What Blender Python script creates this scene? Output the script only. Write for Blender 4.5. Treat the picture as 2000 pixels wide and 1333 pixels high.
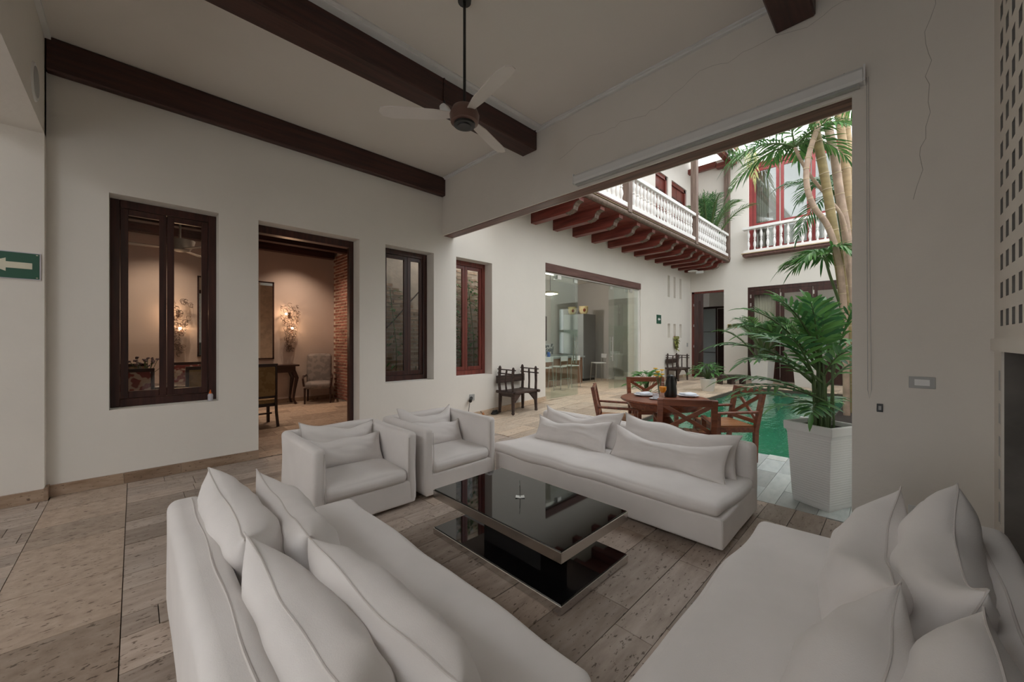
import bpy, bmesh, math, random
from mathutils import Vector, Matrix, noise
R = math.radians
random.seed(7)

# ------------------------------------------------------------------ camera, sky, exposure
scene = bpy.context.scene
for o in list(bpy.data.objects):
    bpy.data.objects.remove(o, do_unlink=True)
FPX = 747.0                                   # focal length in pixels of the 2000x1333 frame
YAW = math.atan2(756, 747)                    # view direction measured from the +X axis
cam_d = bpy.data.cameras.new('camera')
cam = bpy.data.objects.new('camera', cam_d)
scene.collection.objects.link(cam)
cam.location = (0, 0, 1.5)
cam.rotation_euler = (R(90), 0, YAW - R(90))
cam_d.sensor_width = 36
cam_d.lens = 36 * FPX / 2000
cam_d.clip_start = 0.02
scene.camera = cam

world = bpy.data.worlds.new('sky')
scene.world = world
world.use_nodes = True
bg = world.node_tree.nodes['Background']
bg.inputs['Color'].default_value = (0.95, 0.975, 1.0, 1)
bg.inputs['Strength'].default_value = 2.2

scene.view_settings.view_transform = 'Standard'
scene.view_settings.look = 'None'
scene.view_settings.gamma = 1
scene.view_settings.use_curve_mapping = False
scene.view_settings.exposure = 0.58

C = scene.collection

# ------------------------------------------------------------------ materials
def nd(nt, t, **kw):
    n = nt.nodes.new(t)
    for k, v in kw.items():
        setattr(n, k, v)
    return n

def base_mat(name, rough=0.6, metal=0.0, spec=0.5):
    m = bpy.data.materials.new(name)
    m.use_nodes = True
    nt = m.node_tree
    b = nt.nodes['Principled BSDF']
    b.inputs['Roughness'].default_value = rough
    b.inputs['Metallic'].default_value = metal
    b.inputs['Specular IOR Level'].default_value = spec
    return m, nt, b

def ramp(nt, src, stops):
    r = nd(nt, 'ShaderNodeValToRGB')
    els = r.color_ramp.elements
    while len(els) < len(stops):
        els.new(0.5)
    for e, (p, c) in zip(els, stops):
        e.position = p
        e.color = (*c, 1)
    nt.links.new(src, r.inputs[0])
    return r.outputs[0]

def noise_tex(nt, scale, stretch=(1, 1, 1), detail=4, coords='Position', rough=0.55):
    if coords == 'Position':
        src = nd(nt, 'ShaderNodeNewGeometry').outputs['Position']
    else:
        src = nd(nt, 'ShaderNodeTexCoord').outputs[coords]
    mp = nd(nt, 'ShaderNodeMapping')
    mp.inputs['Scale'].default_value = stretch
    nt.links.new(src, mp.inputs[0])
    n = nd(nt, 'ShaderNodeTexNoise')
    n.inputs['Scale'].default_value = scale
    n.inputs['Detail'].default_value = detail
    n.inputs['Roughness'].default_value = rough
    nt.links.new(mp.outputs[0], n.inputs['Vector'])
    return n.outputs['Fac']

def bump(nt, b, src, strength=0.2, dist=0.01):
    bp = nd(nt, 'ShaderNodeBump')
    bp.inputs['Strength'].default_value = strength
    bp.inputs['Distance'].default_value = dist
    nt.links.new(src, bp.inputs['Height'])
    nt.links.new(bp.outputs[0], b.inputs['Normal'])

def plain(name, col, rough=0.5, metal=0.0, var=0.08, scale=6, bmp=0.0, bscale=40, spec=0.5, stretch=(1, 1, 1)):
    m, nt, b = base_mat(name, rough, metal, spec)
    n = noise_tex(nt, scale, stretch)
    lo = tuple(max(0, c * (1 - var)) for c in col)
    hi = tuple(min(1, c * (1 + var)) for c in col)
    nt.links.new(ramp(nt, n, [(0.3, lo), (0.7, hi)]), b.inputs['Base Color'])
    if bmp:
        bump(nt, b, noise_tex(nt, bscale, stretch), bmp)
    return m

def wood(name, dark, light, rough=0.4, axis=0, scale=5, bmp=0.1, coords='Object'):
    m, nt, b = base_mat(name, rough)
    st = [9, 9, 9]
    st[axis] = 0.7
    n = noise_tex(nt, scale, tuple(st), 6, coords)
    nt.links.new(ramp(nt, n, [(0.28, dark), (0.72, light)]), b.inputs['Base Color'])
    bump(nt, b, n, bmp, 0.004)
    return m

def stone(name, cols, streak=(1, 7, 7), rough=0.5, pits=True):
    """travertine: streaks along X, small dark pits, a tint of its own for every tile"""
    m, nt, b = base_mat(name, rough, 0, 0.35)
    oi = nd(nt, 'ShaderNodeObjectInfo')
    gi = nd(nt, 'ShaderNodeNewGeometry')
    add = nd(nt, 'ShaderNodeMath', operation='ADD')
    nt.links.new(oi.outputs['Random'], add.inputs[0])
    nt.links.new(gi.outputs['Random Per Island'], add.inputs[1])
    fr = nd(nt, 'ShaderNodeMath', operation='FRACT')
    nt.links.new(add.outputs[0], fr.inputs[0])
    mul = nd(nt, 'ShaderNodeMath', operation='MULTIPLY')
    mul.inputs[1].default_value = 37.0
    nt.links.new(fr.outputs[0], mul.inputs[0])
    cx = nd(nt, 'ShaderNodeCombineXYZ')
    nt.links.new(mul.outputs[0], cx.inputs[0])
    nt.links.new(mul.outputs[0], cx.inputs[2])
    va = nd(nt, 'ShaderNodeVectorMath', operation='ADD')
    nt.links.new(gi.outputs['Position'], va.inputs[0])
    nt.links.new(cx.outputs[0], va.inputs[1])
    def nz(scale, st, det=5):
        mp = nd(nt, 'ShaderNodeMapping')
        mp.inputs['Scale'].default_value = st
        nt.links.new(va.outputs[0], mp.inputs[0])
        n = nd(nt, 'ShaderNodeTexNoise')
        n.inputs['Scale'].default_value = scale
        n.inputs['Detail'].default_value = det
        n.inputs['Roughness'].default_value = 0.62
        nt.links.new(mp.outputs[0], n.inputs['Vector'])
        return n.outputs['Fac']
    n1 = nz(3.2, streak)
    c1 = ramp(nt, n1, [(0.25, cols[0]), (0.5, cols[1]), (0.75, cols[2])])
    tint = ramp(nt, fr.outputs[0], [(0.0, (0.66, 0.62, 0.59)), (0.5, (1.0, 0.98, 0.96)), (1.0, (1.12, 1.06, 1.0))])
    mx = nd(nt, 'ShaderNodeMix', data_type='RGBA', blend_type='MULTIPLY')
    mx.inputs[0].default_value = 1.0
    nt.links.new(c1, mx.inputs[6])
    nt.links.new(tint, mx.inputs[7])
    out = mx.outputs[2]
    if pits:
        n2 = nz(34, (0.6, 1.5, 1.5), 3)
        pit = ramp(nt, n2, [(0.61, (1, 1, 1)), (0.66, (0.24, 0.20, 0.17))])
        m2 = nd(nt, 'ShaderNodeMix', data_type='RGBA', blend_type='MULTIPLY')
        m2.inputs[0].default_value = 0.85
        nt.links.new(out, m2.inputs[6])
        nt.links.new(pit, m2.inputs[7])
        out = m2.outputs[2]
        bump(nt, b, n2, -0.25, 0.004)
    nt.links.new(out, b.inputs['Base Color'])
    return m

def glass(name, tint=(0.93, 0.97, 0.95), refl=1.0, ior=1.5):
    m = bpy.data.materials.new(name)
    m.use_nodes = True
    nt = m.node_tree
    nt.nodes.clear()
    out = nd(nt, 'ShaderNodeOutputMaterial')
    tr = nd(nt, 'ShaderNodeBsdfTransparent')
    tr.inputs[0].default_value = (*tint, 1)
    gl = nd(nt, 'ShaderNodeBsdfGlossy')
    gl.inputs['Roughness'].default_value = 0.02
    fr = nd(nt, 'ShaderNodeFresnel')
    gb = nd(nt, 'ShaderNodeNewGeometry')
    im = nd(nt, 'ShaderNodeMix', data_type='FLOAT')          # the same index of refraction from both sides of a thin sheet
    im.inputs[2].default_value = ior
    im.inputs[3].default_value = 1 / ior
    nt.links.new(gb.outputs['Backfacing'], im.inputs[0])
    nt.links.new(im.outputs[0], fr.inputs[0])
    mu = nd(nt, 'ShaderNodeMath', operation='MULTIPLY')
    mu.inputs[1].default_value = refl
    nt.links.new(fr.outputs[0], mu.inputs[0])
    mx = nd(nt, 'ShaderNodeMixShader')
    nt.links.new(mu.outputs[0], mx.inputs[0])
    nt.links.new(tr.outputs[0], mx.inputs[1])
    nt.links.new(gl.outputs[0], mx.inputs[2])
    nt.links.new(mx.outputs[0], out.inputs[0])
    return m

def emit(name, col, s):
    m, nt, b = base_mat(name)
    b.inputs['Base Color'].default_value = (*col, 1)
    b.inputs['Emission Color'].default_value = (*col, 1)
    b.inputs['Emission Strength'].default_value = s
    return m

def leafmat(name, dark, light, rough=0.42):
    m, nt, b = base_mat(name, rough)
    gi = nd(nt, 'ShaderNodeNewGeometry')
    c = ramp(nt, gi.outputs['Random Per Island'], [(0.0, dark), (1.0, light)])
    nt.links.new(c, b.inputs['Base Color'])
    tl = nd(nt, 'ShaderNodeBsdfTranslucent')
    nt.links.new(c, tl.inputs[0])
    mx = nd(nt, 'ShaderNodeMixShader')
    mx.inputs[0].default_value = 0.3
    nt.links.new(b.outputs[0], mx.inputs[1])
    nt.links.new(tl.outputs[0], mx.inputs[2])
    nt.links.new(mx.outputs[0], nt.nodes['Material Output'].inputs[0])
    return m

def fabric(name, col, weave=260):
    m, nt, b = base_mat(name, 0.95, 0, 0.15)
    n = noise_tex(nt, 3.0)
    lo = tuple(c * 0.93 for c in col)
    nt.links.new(ramp(nt, n, [(0.3, lo), (0.7, col)]), b.inputs['Base Color'])
    b.inputs['Sheen Weight'].default_value = 0.15
    n1 = noise_tex(nt, weave, (1, 1, 1), 2)
    bump(nt, b, n1, 0.22, 0.003)
    return m

def damask(name, c1, c2, scale=14):
    m, nt, b = base_mat(name, 0.85)
    n = noise_tex(nt, scale, (1, 1, 1), 1, 'Object')
    nt.links.new(ramp(nt, n, [(0.46, c1), (0.52, c2)]), b.inputs['Base Color'])
    return m

PLASTER = plain('white_plaster', (0.80, 0.755, 0.695), 0.9, 0, 0.03, 1.2, 0.25, 18, 0.2)
PLASTER2 = plain('courtyard_white_paint', (0.81, 0.772, 0.715), 0.9, 0, 0.03, 0.8, 0.15, 14, 0.2)
CEIL = plain('ceiling_white_paint', (0.80, 0.755, 0.70), 0.9, 0, 0.02, 1, 0.06, 10, 0.2)
WARMWALL = plain('dining_room_plaster', (0.60, 0.495, 0.435), 0.9, 0, 0.05, 1, 0.1, 12, 0.2)
GREYWALL = plain('kitchen_grey_paint', (0.55, 0.53, 0.50), 0.85, 0, 0.03, 1)
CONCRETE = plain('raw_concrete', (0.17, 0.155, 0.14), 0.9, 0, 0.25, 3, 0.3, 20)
BEAM = wood('dark_stained_beam', (0.028, 0.012, 0.010), (0.085, 0.032, 0.024), 0.45, 0, 2.2, 0.15, 'Position')
BEAMY = wood('dark_stained_beam_across', (0.07, 0.028, 0.022), (0.27, 0.13, 0.10), 0.5, 1, 2.2, 0.2, 'Position')
JOIST = wood('red_stained_joist', (0.10, 0.022, 0.018), (0.30, 0.075, 0.055), 0.42, 1, 2.0, 0.15, 'Position')
LINTEL = wood('weathered_lintel', (0.10, 0.045, 0.038), (0.19, 0.095, 0.08), 0.6, 0, 2.2, 0.15, 'Position')
FRAME = wood('mahogany_frame', (0.022, 0.008, 0.007), (0.075, 0.026, 0.020), 0.32, 2, 2.5, 0.05, 'Position')
FRAME_RED = wood('red_mahogany_frame', (0.10, 0.022, 0.016), (0.24, 0.055, 0.04), 0.35, 2, 2.5, 0.05, 'Position')
REDPAINT = plain('red_window_paint', (0.27, 0.038, 0.036), 0.4, 0, 0.15, 4)
GREYWOOD = wood('weathered_post', (0.10, 0.065, 0.05), (0.24, 0.17, 0.135), 0.65, 2, 2.5, 0.2, 'Position')
RUSTIC = wood('rustic_dark_wood', (0.02, 0.011, 0.009), (0.085, 0.05, 0.04), 0.5, 0, 3, 0.3)
TEAK = wood('red_teak', (0.12, 0.033, 0.018), (0.30, 0.095, 0.045), 0.32, 0, 3, 0.08)
TEAKSLAT = wood('orange_teak_slat', (0.30, 0.12, 0.045), (0.50, 0.23, 0.10), 0.35, 1, 3, 0.08)
DARKWOOD = wood('dark_polished_wood', (0.015, 0.007, 0.006), (0.05, 0.02, 0.015), 0.3, 0, 3, 0.05)
WHITEPAINT = plain('white_gloss_paint', (0.82, 0.81, 0.79), 0.45, 0, 0.03, 3)
WHITEPLASTIC = plain('white_plastic', (0.78, 0.78, 0.77), 0.35, 0, 0.02, 3)
GREYPLASTIC = plain('grey_plastic', (0.42, 0.42, 0.41), 0.45, 0, 0.04, 3)
BLACKPLASTIC = plain('black_plastic', (0.012, 0.012, 0.012), 0.35, 0, 0.1, 3)
FABRIC = fabric('off_white_linen', (0.86, 0.815, 0.79))
SEAM = fabric('linen_seam', (0.70, 0.65, 0.62))
CHROME = plain('brushed_chrome', (0.62, 0.60, 0.58), 0.12, 1.0, 0.05, 6, 0.05, 60)
BLACKGLASS = plain('black_glass', (0.006, 0.006, 0.007), 0.03, 0, 0.05, 3, spec=0.6)
STEEL = plain('satin_steel', (0.6, 0.6, 0.58), 0.3, 1.0, 0.05, 8)
TRAV = stone('brown_travertine', [(0.33, 0.265, 0.22), (0.46, 0.385, 0.33), (0.57, 0.50, 0.445)], (1.2, 5, 5))
TRAVY = stone('brown_travertine_cross_cut', [(0.34, 0.26, 0.205), (0.45, 0.36, 0.29), (0.54, 0.45, 0.375)], (4, 4, 4))
TRAVC = stone('pale_courtyard_travertine', [(0.50, 0.39, 0.29), (0.63, 0.52, 0.41), (0.72, 0.62, 0.51)], (1, 5, 5))
SLATE = stone('blue_grey_pool_paving', [(0.44, 0.50, 0.505), (0.54, 0.60, 0.605), (0.62, 0.67, 0.67)], (2, 5, 5), 0.3, False)
GROUT = plain('dark_grout', (0.11, 0.088, 0.072), 0.95, 0, 0.15, 5)
SKIRT = stone('travertine_skirting', [(0.26, 0.17, 0.11), (0.40, 0.29, 0.21), (0.50, 0.38, 0.29)], (1, 5, 5))
SKIRTC = stone('pale_travertine_skirting', [(0.50, 0.38, 0.26), (0.60, 0.47, 0.35), (0.68, 0.56, 0.44)], (1, 5, 5))
BRICK = stone('old_red_brick', [(0.20, 0.085, 0.065), (0.30, 0.135, 0.105), (0.38, 0.20, 0.155)], (3, 3, 3), 0.9, False)
BRICKW = stone('washed_brick', [(0.34, 0.22, 0.16), (0.48, 0.35, 0.27), (0.62, 0.52, 0.43)], (3, 3, 3), 0.9, False)
PALEGROUT = plain('pale_pool_grout', (0.36, 0.40, 0.40), 0.9, 0, 0.1, 5)
HOLE_SHADE = plain('painted_hole_shade', (0.20, 0.19, 0.18), 0.95, 0, 0.15, 8)  # shade of the screen's holes, put into the colour
MORTAR = plain('pale_lime_mortar', (0.60, 0.50, 0.42), 0.95, 0, 0.2, 6, 0.3, 30)
GLASS = glass('window_glass', (0.94, 0.95, 0.94), 0.9)
DOORGLASS = glass('green_tinted_door_glass', (0.93, 0.965, 0.95), 1.0)
CLEAR = glass('clear_tableware_glass', (0.95, 0.97, 0.97), 1.0)
MIRROR = plain('mirror_silver', (0.80, 0.82, 0.80), 0.02, 1.0, 0.01, 2)
PALM = leafmat('palm_leaflets', (0.05, 0.15, 0.045), (0.16, 0.34, 0.09))
PALMB = leafmat('broad_palm_leaflets', (0.045, 0.15, 0.055), (0.18, 0.40, 0.10), 0.35)
PALMD = leafmat('dark_palm_leaflets', (0.035, 0.11, 0.04), (0.10, 0.23, 0.08))
PALMY = leafmat('yellowing_palm_leaflets', (0.22, 0.25, 0.06), (0.42, 0.42, 0.14))
LEAF = leafmat('glossy_leaf', (0.05, 0.15, 0.045), (0.14, 0.33, 0.10), 0.35)
STALK = plain('green_stalk', (0.07, 0.12, 0.035), 0.5, 0, 0.2, 8)
TRUNK = plain('ringed_palm_trunk', (0.42, 0.30, 0.17), 0.7, 0, 0.25, 3, 0.4, 25, stretch=(1, 1, 3))
TRUNKG = plain('green_brown_palm_trunk', (0.31, 0.24, 0.11), 0.6, 0, 0.25, 3, 0.3, 25, stretch=(1, 1, 3))
TRUNKR = plain('peeling_pink_trunk', (0.45, 0.33, 0.25), 0.75, 0, 0.25, 5, 0.4, 22)
RING = plain('trunk_ring_scar', (0.52, 0.42, 0.28), 0.8, 0, 0.15, 6)
SOIL = plain('dark_soil', (0.02, 0.014, 0.01), 0.95, 0, 0.4, 30, 0.5, 60)
GREEN_SIGN = plain('green_sign_enamel', (0.010, 0.085, 0.050), 0.35, 0, 0.1, 3)
SIGN_WHITE = plain('cream_sign_arrow', (0.70, 0.66, 0.52), 0.5, 0, 0.03, 3)
CURTAIN = plain('beige_curtain', (0.50, 0.47, 0.37), 0.9, 0, 0.08, 3)
PORCELAIN = plain('white_porcelain', (0.80, 0.82, 0.86), 0.2, 0, 0.02, 3)
NAPKIN = plain('white_napkin', (0.80, 0.83, 0.90), 0.9, 0, 0.03, 5)
JUICE = plain('orange_juice', (0.90, 0.34, 0.015), 0.3, 0, 0.05, 5)
YELLOWF = plain('yellow_petal', (0.80, 0.48, 0.02), 0.6, 0, 0.15, 30)
PURPLEF = plain('dusty_purple_petal', (0.20, 0.15, 0.17), 0.7, 0, 0.2, 30)
ORANGE = plain('orange_plastic', (0.85, 0.18, 0.02), 0.4, 0, 0.05, 5)
CLEARGEL = plain('milky_gel_bottle', (0.55, 0.53, 0.58), 0.25, 0, 0.05, 5)
WIRE = plain('bronze_wire', (0.10, 0.06, 0.045), 0.4, 0.6, 0.2, 12)
BULB = emit('warm_bulb', (1.0, 0.68, 0.42), 30)
CRACK = plain('hairline_crack', (0.50, 0.46, 0.42), 0.9)
GREYCAB = plain('dark_grey_cabinet', (0.14, 0.135, 0.13), 0.45, 0, 0.05, 2)
PALECAB = plain('pale_grey_cabinet', (0.34, 0.37, 0.37), 0.4, 0, 0.05, 2)
BROWNCAB = plain('brown_laminate', (0.24, 0.13, 0.08), 0.5, 0, 0.15, 3)
TILEPAT = damask('patterned_tile', (0.62, 0.63, 0.62), (0.12, 0.14, 0.15), 9)
GOLDFAB = damask('gold_upholstery', (0.30, 0.20, 0.09), (0.24, 0.15, 0.065), 9)
REDFAB = damask('red_damask_upholstery', (0.52, 0.42, 0.34), (0.22, 0.05, 0.045), 11)
SILVERFAB = damask('silver_leaf_upholstery', (0.24, 0.205, 0.19), (0.18, 0.155, 0.145), 10)
CREAMPOT = damask('cream_pot_with_red_motif', (0.72, 0.62, 0.36), (0.66, 0.54, 0.28), 9)
TERRA = plain('red_roof_tile', (0.34, 0.14, 0.09), 0.85, 0, 0.25, 5)
FANBROWN = plain('bronze_fan_housing', (0.17, 0.095, 0.075), 0.35, 0.3, 0.08, 3)
FANBLADE = plain('pale_fan_blade', (0.74, 0.69, 0.64), 0.5, 0, 0.05, 3)
SILVERBLADE = plain('grey_fan_blade', (0.30, 0.28, 0.26), 0.4, 0.2, 0.05, 3)

def water():
    m, nt, b = base_mat('green_pool_water', 0.06, 0, 0.7)
    n0 = noise_tex(nt, 0.5, (1, 1, 1), 2)
    nt.links.new(ramp(nt, n0, [(0.3, (0.02, 0.17, 0.09)), (0.7, (0.035, 0.22, 0.125))]), b.inputs['Base Color'])
    n = noise_tex(nt, 2.6, (1, 2.0, 1), 3)
    bump(nt, b, n, 0.22, 0.06)
    return m
WATER = water()

# ------------------------------------------------------------------ mesh helpers
class MB:
    """collects shapes, then builds them as ONE mesh object"""
    def __init__(s):
        s.v, s.f = [], []
    def add(s, verts, faces):
        n = len(s.v)
        s.v += [tuple(p) for p in verts]
        s.f += [tuple(i + n for i in q) for q in faces]
        return s
    def box(s, a, b, mat=None):
        x0, y0, z0 = (min(p, q) for p, q in zip(a, b))
        x1, y1, z1 = (max(p, q) for p, q in zip(a, b))
        vs = [Vector(p) for p in ((x0, y0, z0), (x1, y0, z0), (x1, y1, z0), (x0, y1, z0), (x0, y0, z1), (x1, y0, z1), (x1, y1, z1), (x0, y1, z1))]
        if mat is not None:
            vs = [mat @ p for p in vs]
        return s.add(vs, [(3, 2, 1, 0), (4, 5, 6, 7), (0, 1, 5, 4), (1, 2, 6, 5), (2, 3, 7, 6), (3, 0, 4, 7)])
    def bar(s, p, q, w, h, up=(0, 0, 1)):
        """box beam from p to q, w wide and h high"""
        p, q = Vector(p), Vector(q)
        d = (q - p)
        L = d.length
        d.normalize()
        u = Vector(up)
        if abs(d.dot(u)) > 0.98:
            u = Vector((0, 1, 0))
        side = d.cross(u).normalized()
        u = side.cross(d)
        m = Matrix((d, side, u)).transposed().to_4x4()
        m.translation = p
        return s.box((0, -w / 2, -h / 2), (L, w / 2, h / 2), m)
    def tube(s, pts, radii, n=8, caps=True):
        pts = [Vector(p) for p in pts]
        if not hasattr(radii, '__len__'):
            radii = [radii] * len(pts)
        rings = []
        prev = None
        for i, p in enumerate(pts):
            d = (pts[min(i + 1, len(pts) - 1)] - pts[max(i - 1, 0)]).normalized()
            ref = Vector((0, 0, 1)) if abs(d.z) < 0.9 else Vector((1, 0, 0))
            if prev is not None and prev.cross(d).length > 1e-4:
                a = (prev - d * prev.dot(d)).normalized()
            else:
                a = d.cross(ref).normalized()
            prev = a
            b = d.cross(a)
            rings.append([p + (a * math.cos(2 * math.pi * k / n) + b * math.sin(2 * math.pi * k / n)) * radii[i] for k in range(n)])
        vs = [v for r in rings for v in r]
        fs = []
        for i in range(len(rings) - 1):
            for k in range(n):
                k2 = (k + 1) % n
                fs.append((i * n + k, i * n + k2, (i + 1) * n + k2, (i + 1) * n + k))
        if caps:
            fs.append(tuple(range(n - 1, -1, -1)))
            fs.append(tuple((len(rings) - 1) * n + k for k in range(n)))
        return s.add(vs, fs)
    def lathe(s, prof, n=16, o=(0, 0, 0), sq=False):
        """profile [(r, z)] about the Z axis at o"""
        vs, fs = [], []
        for r, z in prof:
            for k in range(n):
                a = 2 * math.pi * (k + (0.5 if sq else 0)) / n
                vs.append((o[0] + r * math.cos(a), o[1] + r * math.sin(a), o[2] + z))
        for i in range(len(prof) - 1):
            for k in range(n):
                k2 = (k + 1) % n
                fs.append((i * n + k, i * n + k2, (i + 1) * n + k2, (i + 1) * n + k))
        fs.append(tuple(range(n - 1, -1, -1)))
        fs.append(tuple((len(prof) - 1) * n + k for k in range(n)))
        return s.add(vs, fs)
    def prism(s, poly, a, b):
        """poly: list of 3-d points, extruded by vector a->b"""
        d = Vector(b) - Vector(a)
        n = len(poly)
        vs = [Vector(p) for p in poly] + [Vector(p) + d for p in poly]
        fs = [tuple(range(n - 1, -1, -1)), tuple(range(n, 2 * n))]
        for k in range(n):
            k2 = (k + 1) % n
            fs.append((k, k2, n + k2, n + k))
        return s.add(vs, fs)
    def ball(s, c, r, n=8, m=6):
        rx, ry, rz = r if hasattr(r, '__len__') else (r, r, r)
        prof = [(max(1e-4, math.sin(math.pi * i / m)), -math.cos(math.pi * i / m)) for i in range(m + 1)]
        t = MB().lathe(prof, n)
        return s.add([(c[0] + x * rx, c[1] + y * ry, c[2] + z * rz) for x, y, z in t.v], t.f)
    def build(s, name, mat, parent=None, smooth=False, bevel=0.0, seg=2, loc=None, rot=None):
        me = bpy.data.meshes.new(name)
        me.from_pydata(s.v, [], s.f)
        bm = bmesh.new()
        bm.from_mesh(me)
        if bevel:
            bmesh.ops.bevel(bm, geom=[e for e in bm.edges], offset=bevel, segments=seg, profile=0.5, affect='EDGES', clamp_overlap=True)
        bmesh.ops.recalc_face_normals(bm, faces=bm.faces)
        bm.to_mesh(me)
        bm.free()
        me.materials.append(mat)
        if smooth:
            for p in me.polygons:
                p.use_smooth = True
            me.set_sharp_from_angle(angle=R(40))
        o = bpy.data.objects.new(name, me)
        C.objects.link(o)
        if parent:
            o.parent = parent
        if loc:
            o.location = loc
        if rot:
            o.rotation_euler = rot
        return o

def tag(o, label, cat, group=None, kind=None):
    o['label'] = label
    o['category'] = cat
    if group:
        o['group'] = group
    if kind:
        o['kind'] = kind
    return o

def thing(name, label, cat, loc=(0, 0, 0), rz=0.0, group=None, kind=None):
    o = bpy.data.objects.new(name, None)
    o.empty_display_size = 0.1
    C.objects.link(o)
    o.location = loc
    o.rotation_euler = (0, 0, rz)
    return tag(o, label, cat, group, kind)

def dup(o, loc=None, rz=None, label=None, parent=None):
    c = o.copy()
    C.objects.link(c)
    if parent:
        c.parent = parent
    if loc is not None:
        c.location = loc
    if rz is not None:
        c.rotation_euler = (0, 0, rz)
    if label:
        c['label'] = label
    for ch in list(o.children):
        dup(ch, parent=c)
    return c

def inst(o, parent, loc, rot=None, scale=None):
    """one more piece that shares o's mesh"""
    c = bpy.data.objects.new(o.name.split('.')[0], o.data)
    C.objects.link(c)
    c.parent = parent
    c.location = loc
    if rot:
        c.rotation_euler = rot
    if scale:
        c.scale = scale
    return c

def wall_mesh(axis, n0, n1, a0, a1, z0, z1, holes):
    """wall slab: axis 'x' runs along X with thickness n0..n1 in Y, axis 'y' the other way; holes (a0,a1,z0,z1)"""
    As = sorted(set([a0, a1] + [v for h in holes for v in h[:2] if a0 < v < a1]))
    Zs = sorted(set([z0, z1] + [v for h in holes for v in h[2:] if z0 < v < z1]))
    def full(i, j):
        if i < 0 or j < 0 or i >= len(As) - 1 or j >= len(Zs) - 1:
            return False
        ca, cz = (As[i] + As[i + 1]) / 2, (Zs[j] + Zs[j + 1]) / 2
        return not any(h[0] < ca < h[1] and h[2] < cz < h[3] for h in holes)
    def P(a, n, z):
        return (a, n, z) if axis == 'x' else (n, a, z)
    mb = MB()
    idx = {}
    def V(i, n, j):
        k = (i, n, j)
        if k not in idx:
            idx[k] = len(mb.v)
            mb.v.append(P(As[i], n, Zs[j]))
        return idx[k]
    for i in range(len(As) - 1):
        for j in range(len(Zs) - 1):
            if not full(i, j):
                continue
            for n in (n0, n1):
                mb.f.append((V(i, n, j), V(i + 1, n, j), V(i + 1, n, j + 1), V(i, n, j + 1)))
            for di, dj, e in ((-1, 0, ((i, j), (i, j + 1))), (1, 0, ((i + 1, j), (i + 1, j + 1))), (0, -1, ((i, j), (i + 1, j))), (0, 1, ((i, j + 1), (i + 1, j + 1)))):
                if not full(i + di, j + dj):
                    (p, q), (r, t) = e
                    mb.f.append((V(p, n0, q), V(r, n0, t), V(r, n1, t), V(p, n1, q)))
    return mb

def softbox(c, size, r, n=10, puff=(0, 0, 0), wav=0.0, wfreq=3.0, seed=0.0):
    """rounded upholstered block: centre c, size, edge radius r, puffed faces and gentle waves"""
    hx, hy, hz = (s / 2 for s in size)
    def coords(h):
        e = min(0.9, r / h)
        mid = [-(1 - e) + 2 * (1 - e) * k / n for k in range(n + 1)]
        return [-1, -1 + e * 0.3, -1 + e * 0.65] + mid + [1 - e * 0.65, 1 - e * 0.3, 1]
    cs = [coords(h) for h in (hx, hy, hz)]
    mb = MB()
    idx = {}
    half = Vector((hx, hy, hz))
    inn = Vector([max(h - r, 1e-4) for h in half])
    def V(p):
        k = tuple(round(x, 5) for x in p)
        if k in idx:
            return idx[k]
        q = Vector([p[i] * half[i] for i in range(3)])
        cl = Vector([max(-inn[i], min(inn[i], q[i])) for i in range(3)])
        d = q - cl
        if d.length > 1e-9:
            q = cl + d.normalized() * min(r, min(half))
        u, v, w = p
        q.x += puff[0] * u * (1 - v * v) * (1 - w * w)
        q.y += puff[1] * v * (1 - u * u) * (1 - w * w)
        q.z += puff[2] * w * (1 - u ** 4) * (1 - v ** 4)
        if wav:
            s = Vector((q.x * wfreq + seed, q.y * wfreq + seed * 1.7, q.z * wfreq))
            nv = noise.noise_vector(s)
            q += nv * wav
        idx[k] = len(mb.v)
        mb.v.append(tuple(q + Vector(c)))
        return idx[k]
    for ax in range(3):
        b, d = [i for i in range(3) if i != ax]
        for s in (-1, 1):
            for i in range(len(cs[b]) - 1):
                for j in range(len(cs[d]) - 1):
                    q = []
                    for bi, dj in ((i, j), (i + 1, j), (i + 1, j + 1), (i, j + 1)):
                        p = [0, 0, 0]
                        p[ax] = s
                        p[b] = cs[b][bi]
                        p[d] = cs[d][dj]
                        q.append(V(p))
                    mb.f.append(tuple(q))
    return mb

def soft(name, a, b, r, mat, parent, **kw):
    c = [(p + q) / 2 for p, q in zip(a, b)]
    s = [abs(q - p) for p, q in zip(a, b)]
    o = softbox(c, s, r, **kw).build(name, mat, parent)
    for p in o.data.polygons:
        p.use_smooth = True
    return o

def ground(x):
    """the floor climbs a little from the living room out to the courtyard"""
    return 0.0 if x < 4.3 else min(0.12, 0.12 * (x - 4.3) / 2.7)

# ------------------------------------------------------------------ the setting
YL, XB, XC, YR = 5.75, 3.93, 15.5, -0.43       # window wall, header wall, far courtyard wall, lattice wall
CZ = 4.39
def struct(name, mb, mat, label, cat='wall', **kw):
    return tag(mb.build(name, mat, None, **kw), label, cat, None, 'structure')

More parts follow.
